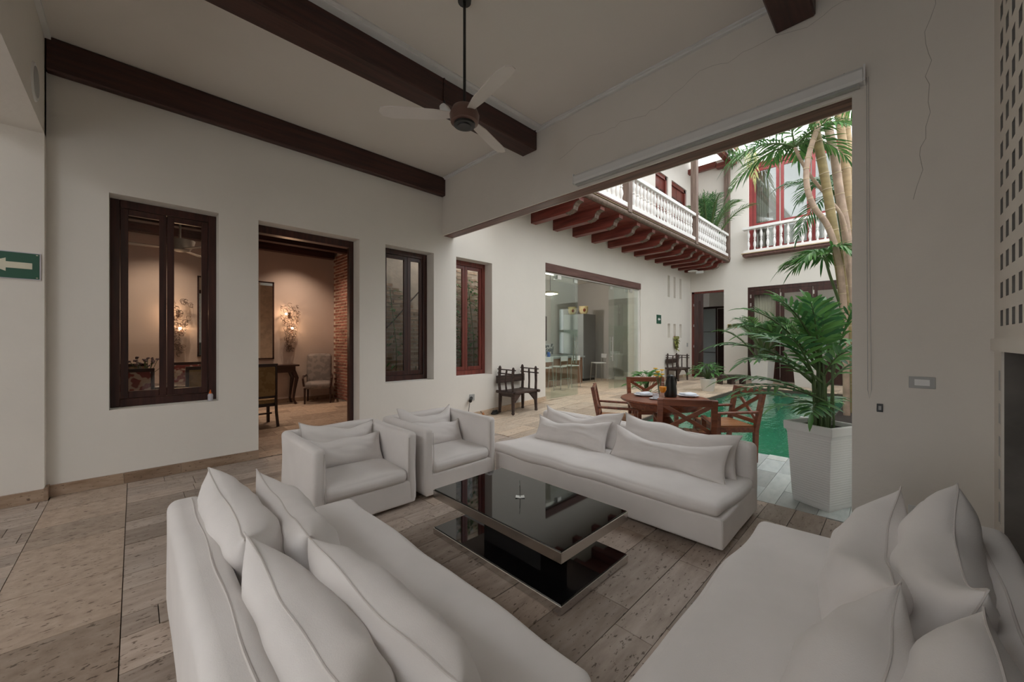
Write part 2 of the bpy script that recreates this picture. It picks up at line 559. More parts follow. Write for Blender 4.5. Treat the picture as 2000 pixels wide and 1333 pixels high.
W1 = (-0.185, 0.725, 0.78, 3.04)
D1 = (1.13, 2.432, -0.2, 3.045)
W2 = (2.848, 3.75, 0.825, 3.045)
W3 = (4.232, 5.12, 0.835, 3.06)
KD = (6.77, 11.40, -0.2, 3.31)
slots = [(13.42, 13.60, 3.07, 3.83), (13.92, 14.10, 3.07, 3.83), (14.46, 14.64, 3.07, 3.83),
         (13.42, 13.62, 1.62, 2.12), (13.92, 14.12, 1.62, 2.12), (14.46, 14.66, 1.62, 2.12)]
GW1 = (12.45, 13.45, 4.55, 7.30)
GW2 = (13.75, 15.15, 4.55, 7.30)
wl = struct('wall_left', wall_mesh('x', YL, YL + 0.45, -4.2, XC + 0.4, -0.3, 9.0, [W1, D1, W2, W3, KD] + slots + [GW1, GW2]), PLASTER2, 'long white plastered wall with deep-set mahogany windows and doorway')
mb = MB().box((13.3, YL + 0.10, 1.5), (14.8, YL + 0.14, 3.95))
o = mb.build('niche_back', PLASTER2, wl)
# pier that narrows the room on the left, with the opening's header above
pier = struct('wall_left_pier', MB().box((-4.2, YL - 0.10, -0.3), (-0.60, YL + 0.02, CZ)), PLASTER, 'white plastered pier with green arrow sign at the end of the window wall')
hd = struct('wall_near', wall_mesh('y', -1.10, -0.60, YR - 0.1, YL, 3.45, CZ + 0.2, []), PLASTER, 'white plastered header over the wide opening, with round vent')
vent = thing('air_vent', 'round flush air vent high on the white header beside the dark beam', 'vent', (-0.60, 5.13, 3.69))
MB().tube([(0, 0, 0), (0.012, 0, 0)], [0.158, 0.150], 28).build('rim', WHITEPAINT, vent, True)
MB().tube([(0.010, 0, 0), (0.016, 0, 0)], [0.128, 0.122], 28).build('cover', GREYPLASTIC, vent, True)
struct('ceiling_hall_added', MB().box((-2.75, YR - 0.1, CZ), (-1.10, YL + 0.02, CZ + 0.2)), CEIL, 'unseen added hall ceiling, left open at its far end for sky light', 'ceiling')  # added out of view; its open end is sized to fill the living room
struct('wall_hall', wall_mesh('y', -4.3, -4.2, -1.7, YL + 0.4, -0.3, CZ + 0.2, [(0.2, 1.6, 0.0, 2.6)]), PLASTER, 'plain end wall of the hall with a doorway to the street patio')
struct('wall_hall_side', MB().box((-4.2, -1.7, -0.3), (-0.7, -1.6, CZ + 0.2)), PLASTER, 'plain side wall of the hall')
# header wall towards the courtyard, with its pier on the right
B = struct('wall_back', wall_mesh('y', XB, XB + 0.25, YR - 0.1, YL + 0.01, -0.3, 8.2, [(0.255, 9, -1, 3.39)]), PLASTER, 'white plastered header wall and pier framing the opening to the courtyard')
MB().box((XB + 0.028, 0.256, 3.383), (XB + 0.222, YL - 0.002, 3.40)).build('lintel', BEAMY, B, bevel=0.004)
# ceiling and beams
struct('ceiling', MB().box((-1.10, YR - 0.1, CZ), (XB + 0.02, YL + 0.02, CZ + 0.2)), CEIL, 'flat white painted ceiling between dark beams', 'ceiling')
for (y0, y1, z0, lab) in ((5.65, YL - 0.001, 4.07, 'dark stained ceiling beam lying against the window wall'), (3.485, 3.755, 4.115, 'dark stained ceiling beam beside the ceiling fan'), (0.475, 0.745, 4.135, 'dark stained ceiling beam above the courtyard pier')):
    tag(MB().box((-0.599, y0, z0), (XB - 0.001, y1, CZ - 0.001)).build('ceiling_beam', BEAM, None, bevel=0.012, seg=1), lab, 'beam', 'dark ceiling beams')
tr = struct('trim_1', MB().box((XB - 0.035, 3.757, CZ - 0.035), (XB - 0.001, 5.649, CZ - 0.001)).box((XB - 0.06, 3.757, CZ - 0.016), (XB - 0.035, 5.649, CZ - 0.001)), WHITEPAINT, 'thin white cornice along the header wall between two beams', 'trim')
struct('trim_2', MB().box((XB - 0.035, 0.747, CZ - 0.035), (XB - 0.001, 3.483, CZ - 0.001)).box((XB - 0.06, 0.747, CZ - 0.016), (XB - 0.035, 3.483, CZ - 0.001)), WHITEPAINT, 'long thin white cornice along the header wall', 'trim')
struct('trim_3', MB().box((-0.598, 3.40, CZ - 0.03), (XB - 0.062, 3.483, CZ - 0.001)).box((-0.598, 3.36, CZ - 0.014), (XB - 0.062, 3.40, CZ - 0.001)), WHITEPAINT, 'white stepped cornice running beside the middle beam', 'trim')
struct('trim_4', MB().box((-0.599, -0.42, CZ - 0.035), (-0.56, 5.649, CZ - 0.001)), WHITEPAINT, 'thin white cornice above the near header', 'trim')

# lattice wall on the right: real holes, a recess with a concrete back below
holes = []
for i in range(26):
    for j in range(17):
        x0 = 3.72 - i * 0.168
        holes.append((x0 - 0.082, x0, 1.59 + j * 0.167, 1.59 + j * 0.167 + 0.094))
holes.append((-0.60, 3.60, 0.02, 1.44))
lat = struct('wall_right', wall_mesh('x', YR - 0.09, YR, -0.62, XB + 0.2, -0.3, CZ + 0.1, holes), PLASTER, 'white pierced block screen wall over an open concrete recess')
lat.data.materials.append(HOLE_SHADE)
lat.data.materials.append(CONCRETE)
for p in lat.data.polygons:                     # shade inside the pierced blocks is painted on as dark grey
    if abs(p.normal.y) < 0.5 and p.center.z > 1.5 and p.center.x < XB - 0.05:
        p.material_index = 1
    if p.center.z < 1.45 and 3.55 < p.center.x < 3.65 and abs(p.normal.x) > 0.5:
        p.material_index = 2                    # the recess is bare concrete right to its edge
MB().box((-0.6, YR - 0.001, 1.44), (3.80, YR + 0.03, 1.515)).build('ledge', PLASTER, lat)
MB().box((3.605, YR - 0.001, 0.02), (3.63, YR + 0.010, 1.44)).build('jamb', PLASTER, lat)
sl = MB()
for j in range(6):
    for i in range(3):
        sl.box((3.65 + i * 0.045, YR - 0.001, 0.20 + j * 0.20), (3.662 + i * 0.045, YR + 0.003, 0.32 + j * 0.20))
sl.build('slot_row', GREYPLASTIC, lat)
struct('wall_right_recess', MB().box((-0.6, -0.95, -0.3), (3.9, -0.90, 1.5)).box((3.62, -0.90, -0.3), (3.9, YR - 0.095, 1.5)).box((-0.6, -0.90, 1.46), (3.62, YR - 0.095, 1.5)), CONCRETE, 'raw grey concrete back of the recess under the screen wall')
struct('wall_right_outer', MB().box((-0.7, -1.75, -0.3), (4.3, -1.65, 4.6)), PLASTER, 'plain wall standing behind the pierced screen')
struct('ceiling_light_block', MB().box((-0.7, -1.75, 4.45), (4.15, YR - 0.11, 4.6)), CEIL, 'unseen roof added to keep the space behind the pierced screen dark', 'ceiling')  # added out of view to block the sky behind the holes

# ground slab under everything and the floor tiles on it
fl = thing('floor', 'travertine floor of long streaked tiles running through living room and courtyard', 'floor', (0, 0, 0), 0, None, 'structure')
POOL = (5.74, 13.10, 0.85, 3.25)
def slab(x0, x1, y0, y1, name='bed', mat=GROUT):
    a, b = ground(x0) - 0.012, ground(x1) - 0.012
    vs = [(x0, y0, a), (x1, y0, b), (x1, y1, b), (x0, y1, a), (x0, y0, -0.5), (x1, y0, -0.5), (x1, y1, -0.5), (x0, y1, -0.5)]
    return MB().add(vs, [(0, 1, 2, 3), (7, 6, 5, 4), (0, 4, 5, 1), (1, 5, 6, 2), (2, 6, 7, 3), (3, 7, 4, 0)]).build(name, mat, fl)
slab(-4.2, 4.3, -1.7, YL)
slab(4.3, POOL[0], -1.7, POOL[3] + 0.30, 'bed', PALEGROUT); slab(4.3, POOL[0], POOL[3] + 0.30, YL)
slab(POOL[0], 7.0, POOL[3], YL); slab(7.0, XC + 3.0, POOL[3], YL)
slab(POOL[0], 7.0, -1.7, POOL[2]); slab(7.0, POOL[1], -1.7, POOL[2])
slab(POOL[1], XC + 3.0, -1.7, POOL[3])
unit = MB().box((-0.5, -0.5, -1), (0.5, 0.5, 0)).build('tile_source', TRAV, None)
tile_me = {}
def tile_mesh(mat):
    if mat.name not in tile_me:
        me = unit.data.copy()
        me.name = 'tile'
        me.materials.clear()
        me.materials.append(mat)
        tile_me[mat.name] = me
    return tile_me[mat.name]
tiles = []                                            # (x0, x1, y0, y1, material)
rt = random.Random(3)
def rows_x(x0, x1, y0, y1, mat, widths, lens):
    y = y1
    while y > y0 + 0.04:
        w = min(rt.choice(widths), y - y0)
        if y - w - y0 < 0.08:
            w = y - y0
        x = x0 - rt.uniform(0, lens[0])
        while x < x1 - 0.02:
            L = rt.uniform(*lens)
            a, b = max(x, x0), min(x + L, x1)
            if b - a > 0.05:
                tiles.append((a, b, y - w, y, mat))
            x += L
        y -= w
rows_x(-0.05, XB + 0.25, -0.40, YL - 0.03, TRAV, (0.20, 0.21, 0.30, 0.30), (0.55, 1.0))
rows_x(-2.2, -0.57, 2.2, YL - 0.13, TRAV, (0.20, 0.21), (0.6, 1.0))
y = YL - 0.03
while y > 0.2:
    L = rt.choice((0.45, 0.6, 0.75))
    tiles.append((-0.57, -0.05, y - L, y, TRAVY))
    y -= L
# courtyard
rows_x(XB + 0.25, XC - 0.02, POOL[3] + 0.30, YL - 0.03, TRAVC, (0.30, 0.40), (0.6, 1.1))
pass
rows_x(XB + 0.25, POOL[0] - 0.02, -0.6, POOL[3] + 0.30, SLATE, (0.15, 0.20), (0.35, 0.7))
rows_x(POOL[0], POOL[1] + 0.4, POOL[3] + 0.02, POOL[3] + 0.30, TRAVC, (0.28,), (0.5, 0.7))
rows_x(POOL[1] + 0.02, XC - 0.02, -1.0, POOL[3] + 0.30, TRAVC, (0.40,), (0.5, 0.9))
FWX, FWY = math.cos(YAW), math.sin(YAW)
def screen_px(t):
    cx, cy = (t[0] + t[1]) / 2, (t[2] + t[3]) / 2
    d = cx * FWX + cy * FWY
    lat_ = cx * FWY - cy * FWX
    if d < 0.3 or abs(lat_ / d) > 1.5:
        return -d
    # stands under the sofas or the table: hardly seen
    for (a, b, c, e) in ((0.15, 1.0, 0.6, 2.8), (1.0, 2.8, -0.4, 0.5), (3.1, 3.9, 0.9, 3.1), (1.9, 2.3, 1.4, 2.4), (1.0, 2.9, 3.2, 4.0)):
        if a < cx < b and c < cy < e:
            return 0
    return (t[1] - t[0]) * (t[3] - t[2]) / d ** 3
tiles.sort(key=screen_px, reverse=True)
G = 0.0045
rest = {}
for k, (x0, x1, y0, y1, mat) in enumerate(tiles):
    # split at the ramp's ends is not needed: a tile simply follows the ground under its two ends
    za, zb = ground(x0), ground(x1)
    dz = rt.uniform(-0.0015, 0.0015)
    gp_ = 0.003 if mat is SLATE else G
    if k < 295:
        t = bpy.data.objects.new('tile', tile_mesh(mat))
        C.objects.link(t)
        t.parent = fl
        t.location = ((x0 + x1) / 2, (y0 + y1) / 2, (za + zb) / 2 + dz)
        t.scale = (x1 - x0 - gp_, y1 - y0 - gp_, 0.02)
        t.rotation_euler = (0, -math.atan2(zb - za, x1 - x0), 0)
    else:
        m = rest.setdefault(mat.name, (MB(), mat))[0]
        g = gp_ / 2
        vs = [(x0 + g, y0 + g, za), (x1 - g, y0 + g, zb), (x1 - g, y1 - g, zb), (x0 + g, y1 - g, za)]
        vs = [(a, b, c + dz) for a, b, c in vs] + [(a, b, c - 0.02) for a, b, c in vs]
        m.add(vs, [(0, 1, 2, 3), (7, 6, 5, 4), (0, 4, 5, 1), (1, 5, 6, 2), (2, 6, 7, 3), (3, 7, 4, 0)])
for m, mat in rest.values():
    m.build('far_tiles', mat, fl)['kind'] = 'stuff'
bpy.data.objects.remove(unit)

# skirting: single stone pieces
def skirting(name, label, x0, x1, y, mat, h=0.11, t=0.025, L=(0.45, 0.7)):
    s = thing(name, label, 'baseboard', (0, 0, 0), 0, None, 'structure')
    x = x0
    while x < x1 - 0.01:
        b = min(x + rt.uniform(*L), x1)
        if x1 - b < 0.15:
            b = x1
        za, zb = ground(x), ground(b)
        vs = [(x, y, za), (b - 0.002, y, zb), (b - 0.002, y - t, zb), (x, y - t, za)]
        vs += [(p[0], p[1], p[2] + h) for p in vs]
        MB().add(vs, [(3, 2, 1, 0), (4, 5, 6, 7), (0, 1, 5, 4), (1, 2, 6, 5), (2, 3, 7, 6), (3, 0, 4, 7)]).build('skirting_stone', mat, s)
        x = b
    return s
skirting('baseboard_left', 'brown travertine skirting under the window with the bottle', -0.575, 1.13, YL, SKIRT)
s = skirting('baseboard_pier', 'brown travertine skirting at the foot of the sign pier', -2.6, -0.60, YL - 0.10, SKIRT)
MB().box((-0.602, YL - 0.125, 0), (-0.577, YL, 0.12)).build('skirting_stone', SKIRT, s)
skirting('baseboard_middle', 'travertine skirting behind the armchairs and bench', 2.434, 6.77, YL, SKIRTC)
skirting('baseboard_far', 'pale travertine skirting behind the far rustic bench', 11.40, XC - 0.02, YL, SKIRTC)

# far courtyard wall
CDOOR = (4.55, 5.70, -0.2, 3.40)
CFOLD = (-0.75, 3.78, -0.2, 3.40)
CWIN = (1.05, 3.75, 4.55, 7.75)
wc = struct('wall_courtyard', wall_mesh('y', XC, XC + 0.35, -1.9, YL + 0.01, -0.3, 8.25, [CDOOR, CFOLD, CWIN]), PLASTER2, 'tall white courtyard wall with red upper window and dark folding doors')
struct('wall_courtyard_side', MB().box((XB + 0.25, -1.9, -0.3), (XC, -1.7, 5.2)), PLASTER2, 'white side wall of the courtyard behind the palms')

# ------------------------------------------------------------------ windows and doors
def casement(name, label, w, ydepth, stile_x, fmat, smat, handle=True):
    x0, x1, z0, z1 = w
    t = thing(name, label, 'window', (0, 0, 0), 0, None, 'structure')
    y0, y1 = ydepth, ydepth + 0.09
    f = MB().box((x0, y0, z0), (x0 + 0.075, y1, z1)).box((x1 - 0.075, y0, z0), (x1, y1, z1)).box((x0 + 0.075, y0, z1 - 0.085), (x1 - 0.075, y1, z1)).box((x0 + 0.075, y0, z0), (x1 - 0.075, y1, z0 + 0.085))
    f.build('window_frame', fmat, t, bevel=0.004, seg=1)
    for a, b in ((x0 + 0.078, stile_x - 0.002), (stile_x + 0.002, x1 - 0.078)):
        s = MB()
        zz0, zz1 = z0 + 0.088, z1 - 0.088
        sw, ya, yb = 0.062, y0 + 0.02, y0 + 0.065
        s.box((a, ya, zz0), (a + sw, yb, zz1)).box((b - sw, ya, zz0), (b, yb, zz1)).box((a + sw, ya, zz1 - sw), (b - sw, yb, zz1)).box((a + sw, ya, zz0), (b - sw, yb, zz0 + 0.075))
        so = s.build('sash', smat, t, bevel=0.003, seg=1)
        MB().box((a + sw - 0.005, y0 + 0.040, zz0 + 0.07), (b - sw + 0.005, y0 + 0.046, zz1 - sw + 0.005)).build('pane', GLASS, so)
    if handle:
        MB().box((stile_x - 0.03, y0 + 0.005, z0 + 0.02), (stile_x + 0.03, y0 + 0.019, z0 + 0.035)).build('latch', STEEL, t)
    return t
casement('window_1', 'mahogany window with two tall panes and a bottle on its sill', W1, YL + 0.20, 0.27, FRAME, FRAME)
casement('window_2', 'mahogany window showing a washed brick wall, next to the doorway', W2, YL + 0.22, 3.37, FRAME, FRAME)
w3 = casement('window_3', 'red mahogany window nearest the rustic bench, with greenery outside', W3, YL + 0.22, 4.62, FRAME_RED, FRAME_RED)

d1 = thing('door_1', 'dark mahogany door frame opening on the dining room', 'door', (0, 0, 0), 0, None, 'structure')
MB().box((D1[0], 5.97, 0), (D1[0] + 0.03, 6.10, D1[3] - 0.08)).box((D1[1] - 0.065, 5.97, 0), (D1[1], 6.06, D1[3] - 0.08)).box((D1[0], 5.97, D1[3] - 0.10), (D1[1], 6.10, D1[3])).build('door_frame', FRAME, d1, bevel=0.004, seg=1)

# dining room shell
DX0, DX1, DY0, DY1 = -1.6, 3.75, YL + 0.45, 10.5
struct('wall_dining_back', MB().box((DX0, DY1, -0.3), (DX1 + 0.2, DY1 + 0.1, 4.2)), WARMWALL, 'warm plastered back wall of the dining room')
struct('wall_dining_left', MB().box((DX0 - 0.1, DY0, -0.3), (DX0, DY1, 4.2)), WARMWALL, 'warm plastered side wall of the dining room')
bw = thing('wall_dining_brick', 'exposed red brick side wall of the dining room', 'wall', (0, 0, 0), 0, None, 'structure')
MB().box((DX1 + 0.012, 6.95, -0.3), (DX1 + 0.2, DY1, 4.2)).build('mortar_bed', MORTAR, bw)
bsrc = MB().box((0, -0.5, -0.5), (1, 0.5, 0.5)).build('brick', BRICK, bw)
bsrc.scale = (0.03, 0.20, 0.052); bsrc.location = (DX1 + 0.002, 10.38, 0.05)
for j in range(48):
    for i in range(5):
        yy = 10.5 - 0.115 - i * 0.235 - (0.11 if j % 2 else 0)
        if i == 0 and j == 0:
            continue
        inst(bsrc, bw, (DX1 + 0.002 + rt.uniform(-0.004, 0.004), yy, 0.05 + j * 0.077), None, (0.03, 0.215, rt.uniform(0.045, 0.056)))
struct('ceiling_dining', MB().box((DX0, DY0, 3.9), (DX1, DY1, 4.0)), BEAM, 'dark wooden ceiling of the dining room', 'ceiling')
for k in range(5):
    tag(MB().box((DX0, 6.6 + k * 0.92, 3.62), (DX1 - 0.05, 6.78 + k * 0.92, 3.899)).build('dining_beam', BEAM, None), 'dark ceiling beam over the dining room', 'beam', 'dark dining room beams')
df = thing('floor_dining', 'brown stone floor of the dining room', 'floor', (0, 0, 0), 0, None, 'structure')
MB().box((DX0, YL, -0.4), (DX1, DY1, -0.006)).build('bed', GROUT, df)
m = MB()
yy = YL + 0.02
while yy < DY1 - 0.05:
    x = DX0 - rt.uniform(0, 0.5)
    while x < DX1:
        L = rt.uniform(0.5, 0.9)
        a, b = max(x, DX0), min(x + L, DX1)
        if b - a > 0.05 and not (yy < DY0 and (b < D1[0] or a > D1[1])):
            m.box((a + 0.002, yy + 0.002, -0.02), (b - 0.002, yy + 0.298, 0.0))
        x += L
    yy += 0.30
m.build('dining_tiles', TRAVY, df)['kind'] = 'stuff'
MB().box((DX0, DY1 - 0.02, 0), (DX1 - 0.02, DY1, 0.10)).build('skirting_stone', SKIRT, df)
for (lx, ly, e) in ((0.4, 9.6, 34), (2.75, 9.7, 30), (1.2, 8.0, 26)):   # unseen warm lamps added between the beams to brighten the dining room
    l = thing('fill_downlight', 'small unseen warm lamp added in the dark dining ceiling', 'light', (lx, ly, 3.86), 0, 'added dining room fill lamps')
    MB().lathe([(0.05, 0), (0.06, 0.02), (0.06, 0.04)], 14).build('housing', BLACKPLASTIC, l)
    ld = bpy.data.lights.new('fill_downlight_lamp', 'SPOT')
    ld.energy = e * 3.0; ld.color = (1.0, 0.76, 0.58); ld.spot_size = R(110); ld.spot_blend = 0.8; ld.shadow_soft_size = 0.05
    lo = bpy.data.objects.new('lamp', ld); C.objects.link(lo); lo.parent = l; lo.location = (0, 0, -0.02)

# light well with brick wall behind windows 2 and 3 (open to the sky)
wb = thing('wall_lightwell_brick', 'washed old brick wall of the narrow light well behind the windows', 'wall', (0, 0, 0), 0, None, 'structure')
LX0, LX1, LY = 2.80, 5.62, 6.86
MB().box((LX0, LY + 0.012, -0.3), (LX1 + 1.1, LY + 0.09, 3.25)).build('mortar_bed', MORTAR, wb)
b2 = MB().box((-0.5, 0, -0.5), (0.5, 1, 0.5)).build('brick', BRICKW, wb)
first = True
for j in range(36):
    for i in range(9):
        xx = 3.10 + i * 0.30 + (0.14 if j % 2 else 0)
        z = 0.55 + j * 0.078
        if z > 2.35 + 0.25 * math.sin(i * 1.3) and i < 4:
            continue
        if xx > LX1 - 0.1 or j > 32:
            continue
        sc = (0.275, 0.03, rt.uniform(0.044, 0.054))
        p = (xx, LY - 0.012 + rt.uniform(-0.005, 0.005), z)
        if first:
            b2.location, b2.scale = p, sc
            first = False
        else:
            inst(b2, wb, p, None, sc)
struct('wall_lightwell_side', MB().box((LX1 + 0.6, YL + 0.45, -0.3), (LX1 + 0.7, LY, 3.9)), GREYWALL, 'grey end wall of the light well')
struct('wall_lightwell_end', MB().box((LX0 - 0.05, YL + 0.45, -0.3), (LX0, LY + 0.1, 3.9)), PLASTER, 'white return wall of the light well')
struct('floor_lightwell', MB().box((LX0, YL + 0.45, -0.3), (LX1 + 0.6, LY, 0.3)), SOIL, 'dark planting bed of the light well', 'floor')

# kitchen shell
KX0, KX1, KY1 = 6.35, 12.3, 8.9
struct('wall_kitchen_back', MB().box((KX0, KY1, -0.3), (KX1 + 0.1, KY1 + 0.1, 4.0)), GREYWALL, 'grey back wall of the kitchen')
ke = struct('wall_kitchen_end', MB().box((KX1, YL + 0.45, -0.3), (KX1 + 0.1, KY1, 4.0)), GREYWALL, 'grey end wall of the kitchen beside the cabinet')
for k in range(4):
    MB().box((KX1 - 0.012, 7.28 - k * 0.10, 1.02), (KX1 - 0.001, 7.36 - k * 0.10, 1.13)).build('switch_plate', WHITEPLASTIC, ke)
struct('wall_kitchen_left', MB().box((KX0 - 0.09, YL + 0.45, -0.3), (KX0, KY1, 4.0)), GREYWALL, 'grey side wall of the kitchen')
struct('ceiling_kitchen', MB().box((KX0, YL + 0.45, 3.7), (KX1, KY1, 3.8)), CEIL, 'white kitchen ceiling', 'ceiling')
struct('floor_kitchen', MB().box((KX0, YL, -0.3), (KX1, KY1, 0.119)), TRAVC, 'pale stone kitchen floor', 'floor')
kl = tag(MB().box((KD[0], YL - 0.015, 3.13), (KD[1], YL + 0.2, 3.315)).build('door_lintel', LINTEL, None, bevel=0.006, seg=1), 'weathered brown timber lintel over the glass kitchen doors', 'lintel', None, 'structure')
struct('trim_5', MB().box((KD[0], YL + 0.05, 3.095), (KD[1], YL + 0.16, 3.13)), STEEL, 'pale metal sliding track above the glass doors', 'trim')
def leaf(name, label, x0, x1, y, handle, clips):
    t = thing(name, label, 'glass door', (0, 0, 0), 0, None, 'structure')
    MB().box((x0, y, 0.125), (x1, y + 0.012, 3.095)).build('pane', DOORGLASS, t)
    if handle is not None:
        h = MB()
        for s in (-1, 1):
            yy = y + 0.006 + s * 0.045
            h.tube([(handle, yy, 0.92), (handle, yy, 1.62)], 0.016, 8)
            h.tube([(handle, y + 0.006, 1.05), (handle, yy, 1.05)], 0.009, 6)
            h.tube([(handle, y + 0.006, 1.49), (handle, yy, 1.49)], 0.009, 6)
        h.build('handle', STEEL, t, True)
    for c in clips:
        MB().box((c - 0.07, y - 0.012, 3.0), (c + 0.07, y + 0.024, 3.09)).build('clamp', STEEL, t)
    return t
leaf('door_2', 'tinted fixed glass leaf at the bench side of the kitchen opening', 6.80, 8.10, YL + 0.06, None, (7.35,))
leaf('door_3', 'tinted sliding glass leaf with bar handle, bench side of the kitchen', 7.12, 8.22, YL + 0.12, 8.08, (7.3, 8.1))
leaf('door_4', 'tinted sliding glass leaf with bar handle, far side of the kitchen', 9.72, 10.85, YL + 0.12, 9.86, (9.85, 10.7))
leaf('door_5', 'tinted fixed glass leaf at the far side of the kitchen opening', 9.92, 11.36, YL + 0.06, None, (10.9,))
MB().box((KD[1] - 0.04, YL + 0.03, 0.12), (KD[1] - 0.001, YL + 0.2, 3.13)).build('trim_6', WHITEPAINT, None)
tag(bpy.data.objects['trim_6'], 'white metal jamb of the glass kitchen doors', 'trim', None, 'structure')

# doorway in the far courtyard wall, with the corridor behind it
d6 = thing('door_6', 'tall dark red folding door standing open in the far doorway', 'door', (0, 0, 0), 0, None, 'structure')
MB().box((XC + 0.02, CDOOR[1] - 0.09, 0.12), (XC + 0.14, CDOOR[1], 3.40)).box((XC + 0.02, CDOOR[0], 3.33), (XC + 0.14, CDOOR[1], 3.40)).build('door_frame', FRAME_RED, d6)
lf = MB().bar((XC + 0.0, 5.60, 1.72), (XC + 0.10, 5.30, 1.72), 0.05, 3.18).build('door_leaf', FRAME, d6)
for z in (0.45, 1.25, 2.05, 2.85):
    MB().box((XC - 0.012, 5.585, z), (XC + 0.03, 5.625, z + 0.09)).build('hinge', STEEL, lf)
MB().bar((XC + 0.03, 5.45, 0.75), (XC + 0.05, 5.36, 0.75), 0.055, 0.7).bar((XC + 0.03, 5.45, 2.2), (XC + 0.05, 5.36, 2.2), 0.055, 1.7).build('panel', FRAME, lf)
struct('wall_corridor', MB().box((XC + 2.6, 2.0, -0.3), (XC + 2.7, 6.4, 3.9)).box((XC + 0.36, 5.9, -0.3), (XC + 2.6, 6.0, 3.9)), PLASTER, 'cream end wall of the corridor behind the far doorway')
struct('ceiling_corridor', MB().box((XC + 0.36, 4.0, 3.8), (XC + 2.6, 5.9, 3.9)), CEIL, 'white corridor ceiling', 'ceiling')
gp = thing('glass_partition', 'frosted glass partition with dark open door inside the corridor', 'partition', (XC + 1.5, 0, 0.12))
MB().box((0, 4.2, 2.72), (0.06, 5.9, 2.80)).box((0, 4.78, 0), (0.06, 4.84, 2.72)).box((0, 5.25, 0), (0.06, 5.30, 2.72)).build('frame', DARKWOOD, gp)
MB().box((0.02, 5.30, 0), (0.04, 5.9, 2.72)).build('pane', PALECAB, gp)
MB().box((0.0, 4.86, 0), (0.05, 5.22, 2.70)).build('door_leaf', DARKWOOD, gp)
MB().box((0.02, 4.2, 0), (0.04, 4.78, 2.72)).build('pane', GREYCAB, gp)
for z in (0.9, 1.75):
    MB().box((-0.005, 5.31, z), (0.019, 5.9, z + 0.02)).build('glazing_bar', DARKWOOD, gp)

# big folding doors on the ground floor
fd = thing('door_7', 'wide dark framed glazed folding doors behind the palms', 'door', (XC, 0, 0.12), 0, None, 'structure')
MB().box((0.02, CFOLD[0], 3.16), (0.12, CFOLD[1], 3.28)).box((0.02, CFOLD[1] - 0.08, 0), (0.12, CFOLD[1], 3.16)).build('door_frame', FRAME, fd)
for k in range(5):
    y1 = CFOLD[1] - 0.08 - k * 0.88
    y0 = y1 - 0.86
    lfm = MB().box((0.03, y0, 0.02), (0.08, y0 + 0.11, 3.15)).box((0.03, y1 - 0.11, 0.02), (0.08, y1, 3.15)).box((0.03, y0 + 0.11, 3.0), (0.08, y1 - 0.11, 3.15)).box((0.03, y0 + 0.11, 0.02), (0.08, y1 - 0.11, 0.75)).box((0.03, y0 + 0.11, 1.85), (0.08, y1 - 0.11, 1.93))
    l = lfm.build('door_leaf', FRAME, fd)
    MB().box((0.05, y0 + 0.11, 1.93), (0.056, y1 - 0.11, 3.0)).box((0.05, y0 + 0.11, 0.75), (0.056, y1 - 0.11, 1.85)).build('pane', GLASS, l)
    for z in (2.6, 2.9):
        MB().box((0.015, y1 - 0.03, z), (0.03, y1 + 0.01, z + 0.12)).build('hinge', STEEL, l)
struct('wall_back_room', MB().box((XC + 2.0, -1.9, -0.3), (XC + 2.1, 3.95, 3.6)).box((XC + 0.36, 3.95, -0.3), (XC + 2.1, 4.05, 3.9)).box((XC + 0.36, -1.9, 3.5), (XC + 2.0, 3.95, 3.6)), PLASTER, 'pale room seen through the folding doors')
def curtain(name, label, x, y0, y1, z0, z1, folds=9):
    n = folds * 6
    vs, fs = [], []
    for z in (z0, z1):
        for s in (0, 0.012):
            for k in range(n + 1):
                vs.append((x + 0.025 * math.sin(k / 6 * 2 * math.pi) + s, y0 + (y1 - y0) * k / n, z))
    m = n + 1
    for s in (0, 1):
        for k in range(n):
            a = s * m + k
            fs.append((a, a + 1, a + 1 + 2 * m, a + 2 * m))
    for k in range(n):
        fs.append((k, k + m, k + m + 1, k + 1)); fs.append((k + 2 * m, k + 2 * m + 1, k + 3 * m + 1, k + 3 * m))
    o = MB().add(vs, fs).build(name, CURTAIN, None)
    for p in o.data.polygons:
        p.use_smooth = True
    return tag(o, label, 'curtain')
curtain('curtain', 'beige curtain behind the dark folding doors', XC + 0.22, 2.9, 3.62, 0.2, 3.35)
# upper red window
uw = thing('window_4', 'red painted upper window over the white balustrade', 'window', (XC, 0, 0), 0, None, 'structure')
fr = MB().box((0.06, CWIN[0], CWIN[3] - 0.16), (0.16, CWIN[1], CWIN[3])).box((0.06, CWIN[0], CWIN[2]), (0.16, CWIN[1], CWIN[2] + 0.1)).box((0.06, CWIN[1] - 0.11, CWIN[2] + 0.1), (0.16, CWIN[1], CWIN[3] - 0.16)).box((0.06, CWIN[0], CWIN[2] + 0.1), (0.16, CWIN[0] + 0.1, CWIN[3] - 0.16))
fr.build('window_frame', REDPAINT, uw, bevel=0.004, seg=1)
for a, b in ((2.86, 3.63), (2.02, 2.82), (1.17, 1.98)):
    s = MB().box((0.08, a, 4.66), (0.13, a + 0.09, 7.58)).box((0.08, b - 0.09, 4.66), (0.13, b, 7.58)).box((0.08, a + 0.09, 7.46), (0.13, b - 0.09, 7.58)).box((0.08, a + 0.09, 5.52), (0.13, b - 0.09, 5.64)).box((0.08, a + 0.09, 4.66), (0.13, b - 0.09, 4.78)).build('sash', REDPAINT, uw, bevel=0.003, seg=1)
    MB().box((0.10, a + 0.09, 4.78), (0.106, b - 0.09, 5.52)).box((0.10, a + 0.09, 5.64), (0.106, b - 0.09, 7.46)).build('pane', glass('reflective_window_glass', (0.75, 0.8, 0.8), 3.0) if a == 2.86 else bpy.data.materials['reflective_window_glass'], s)
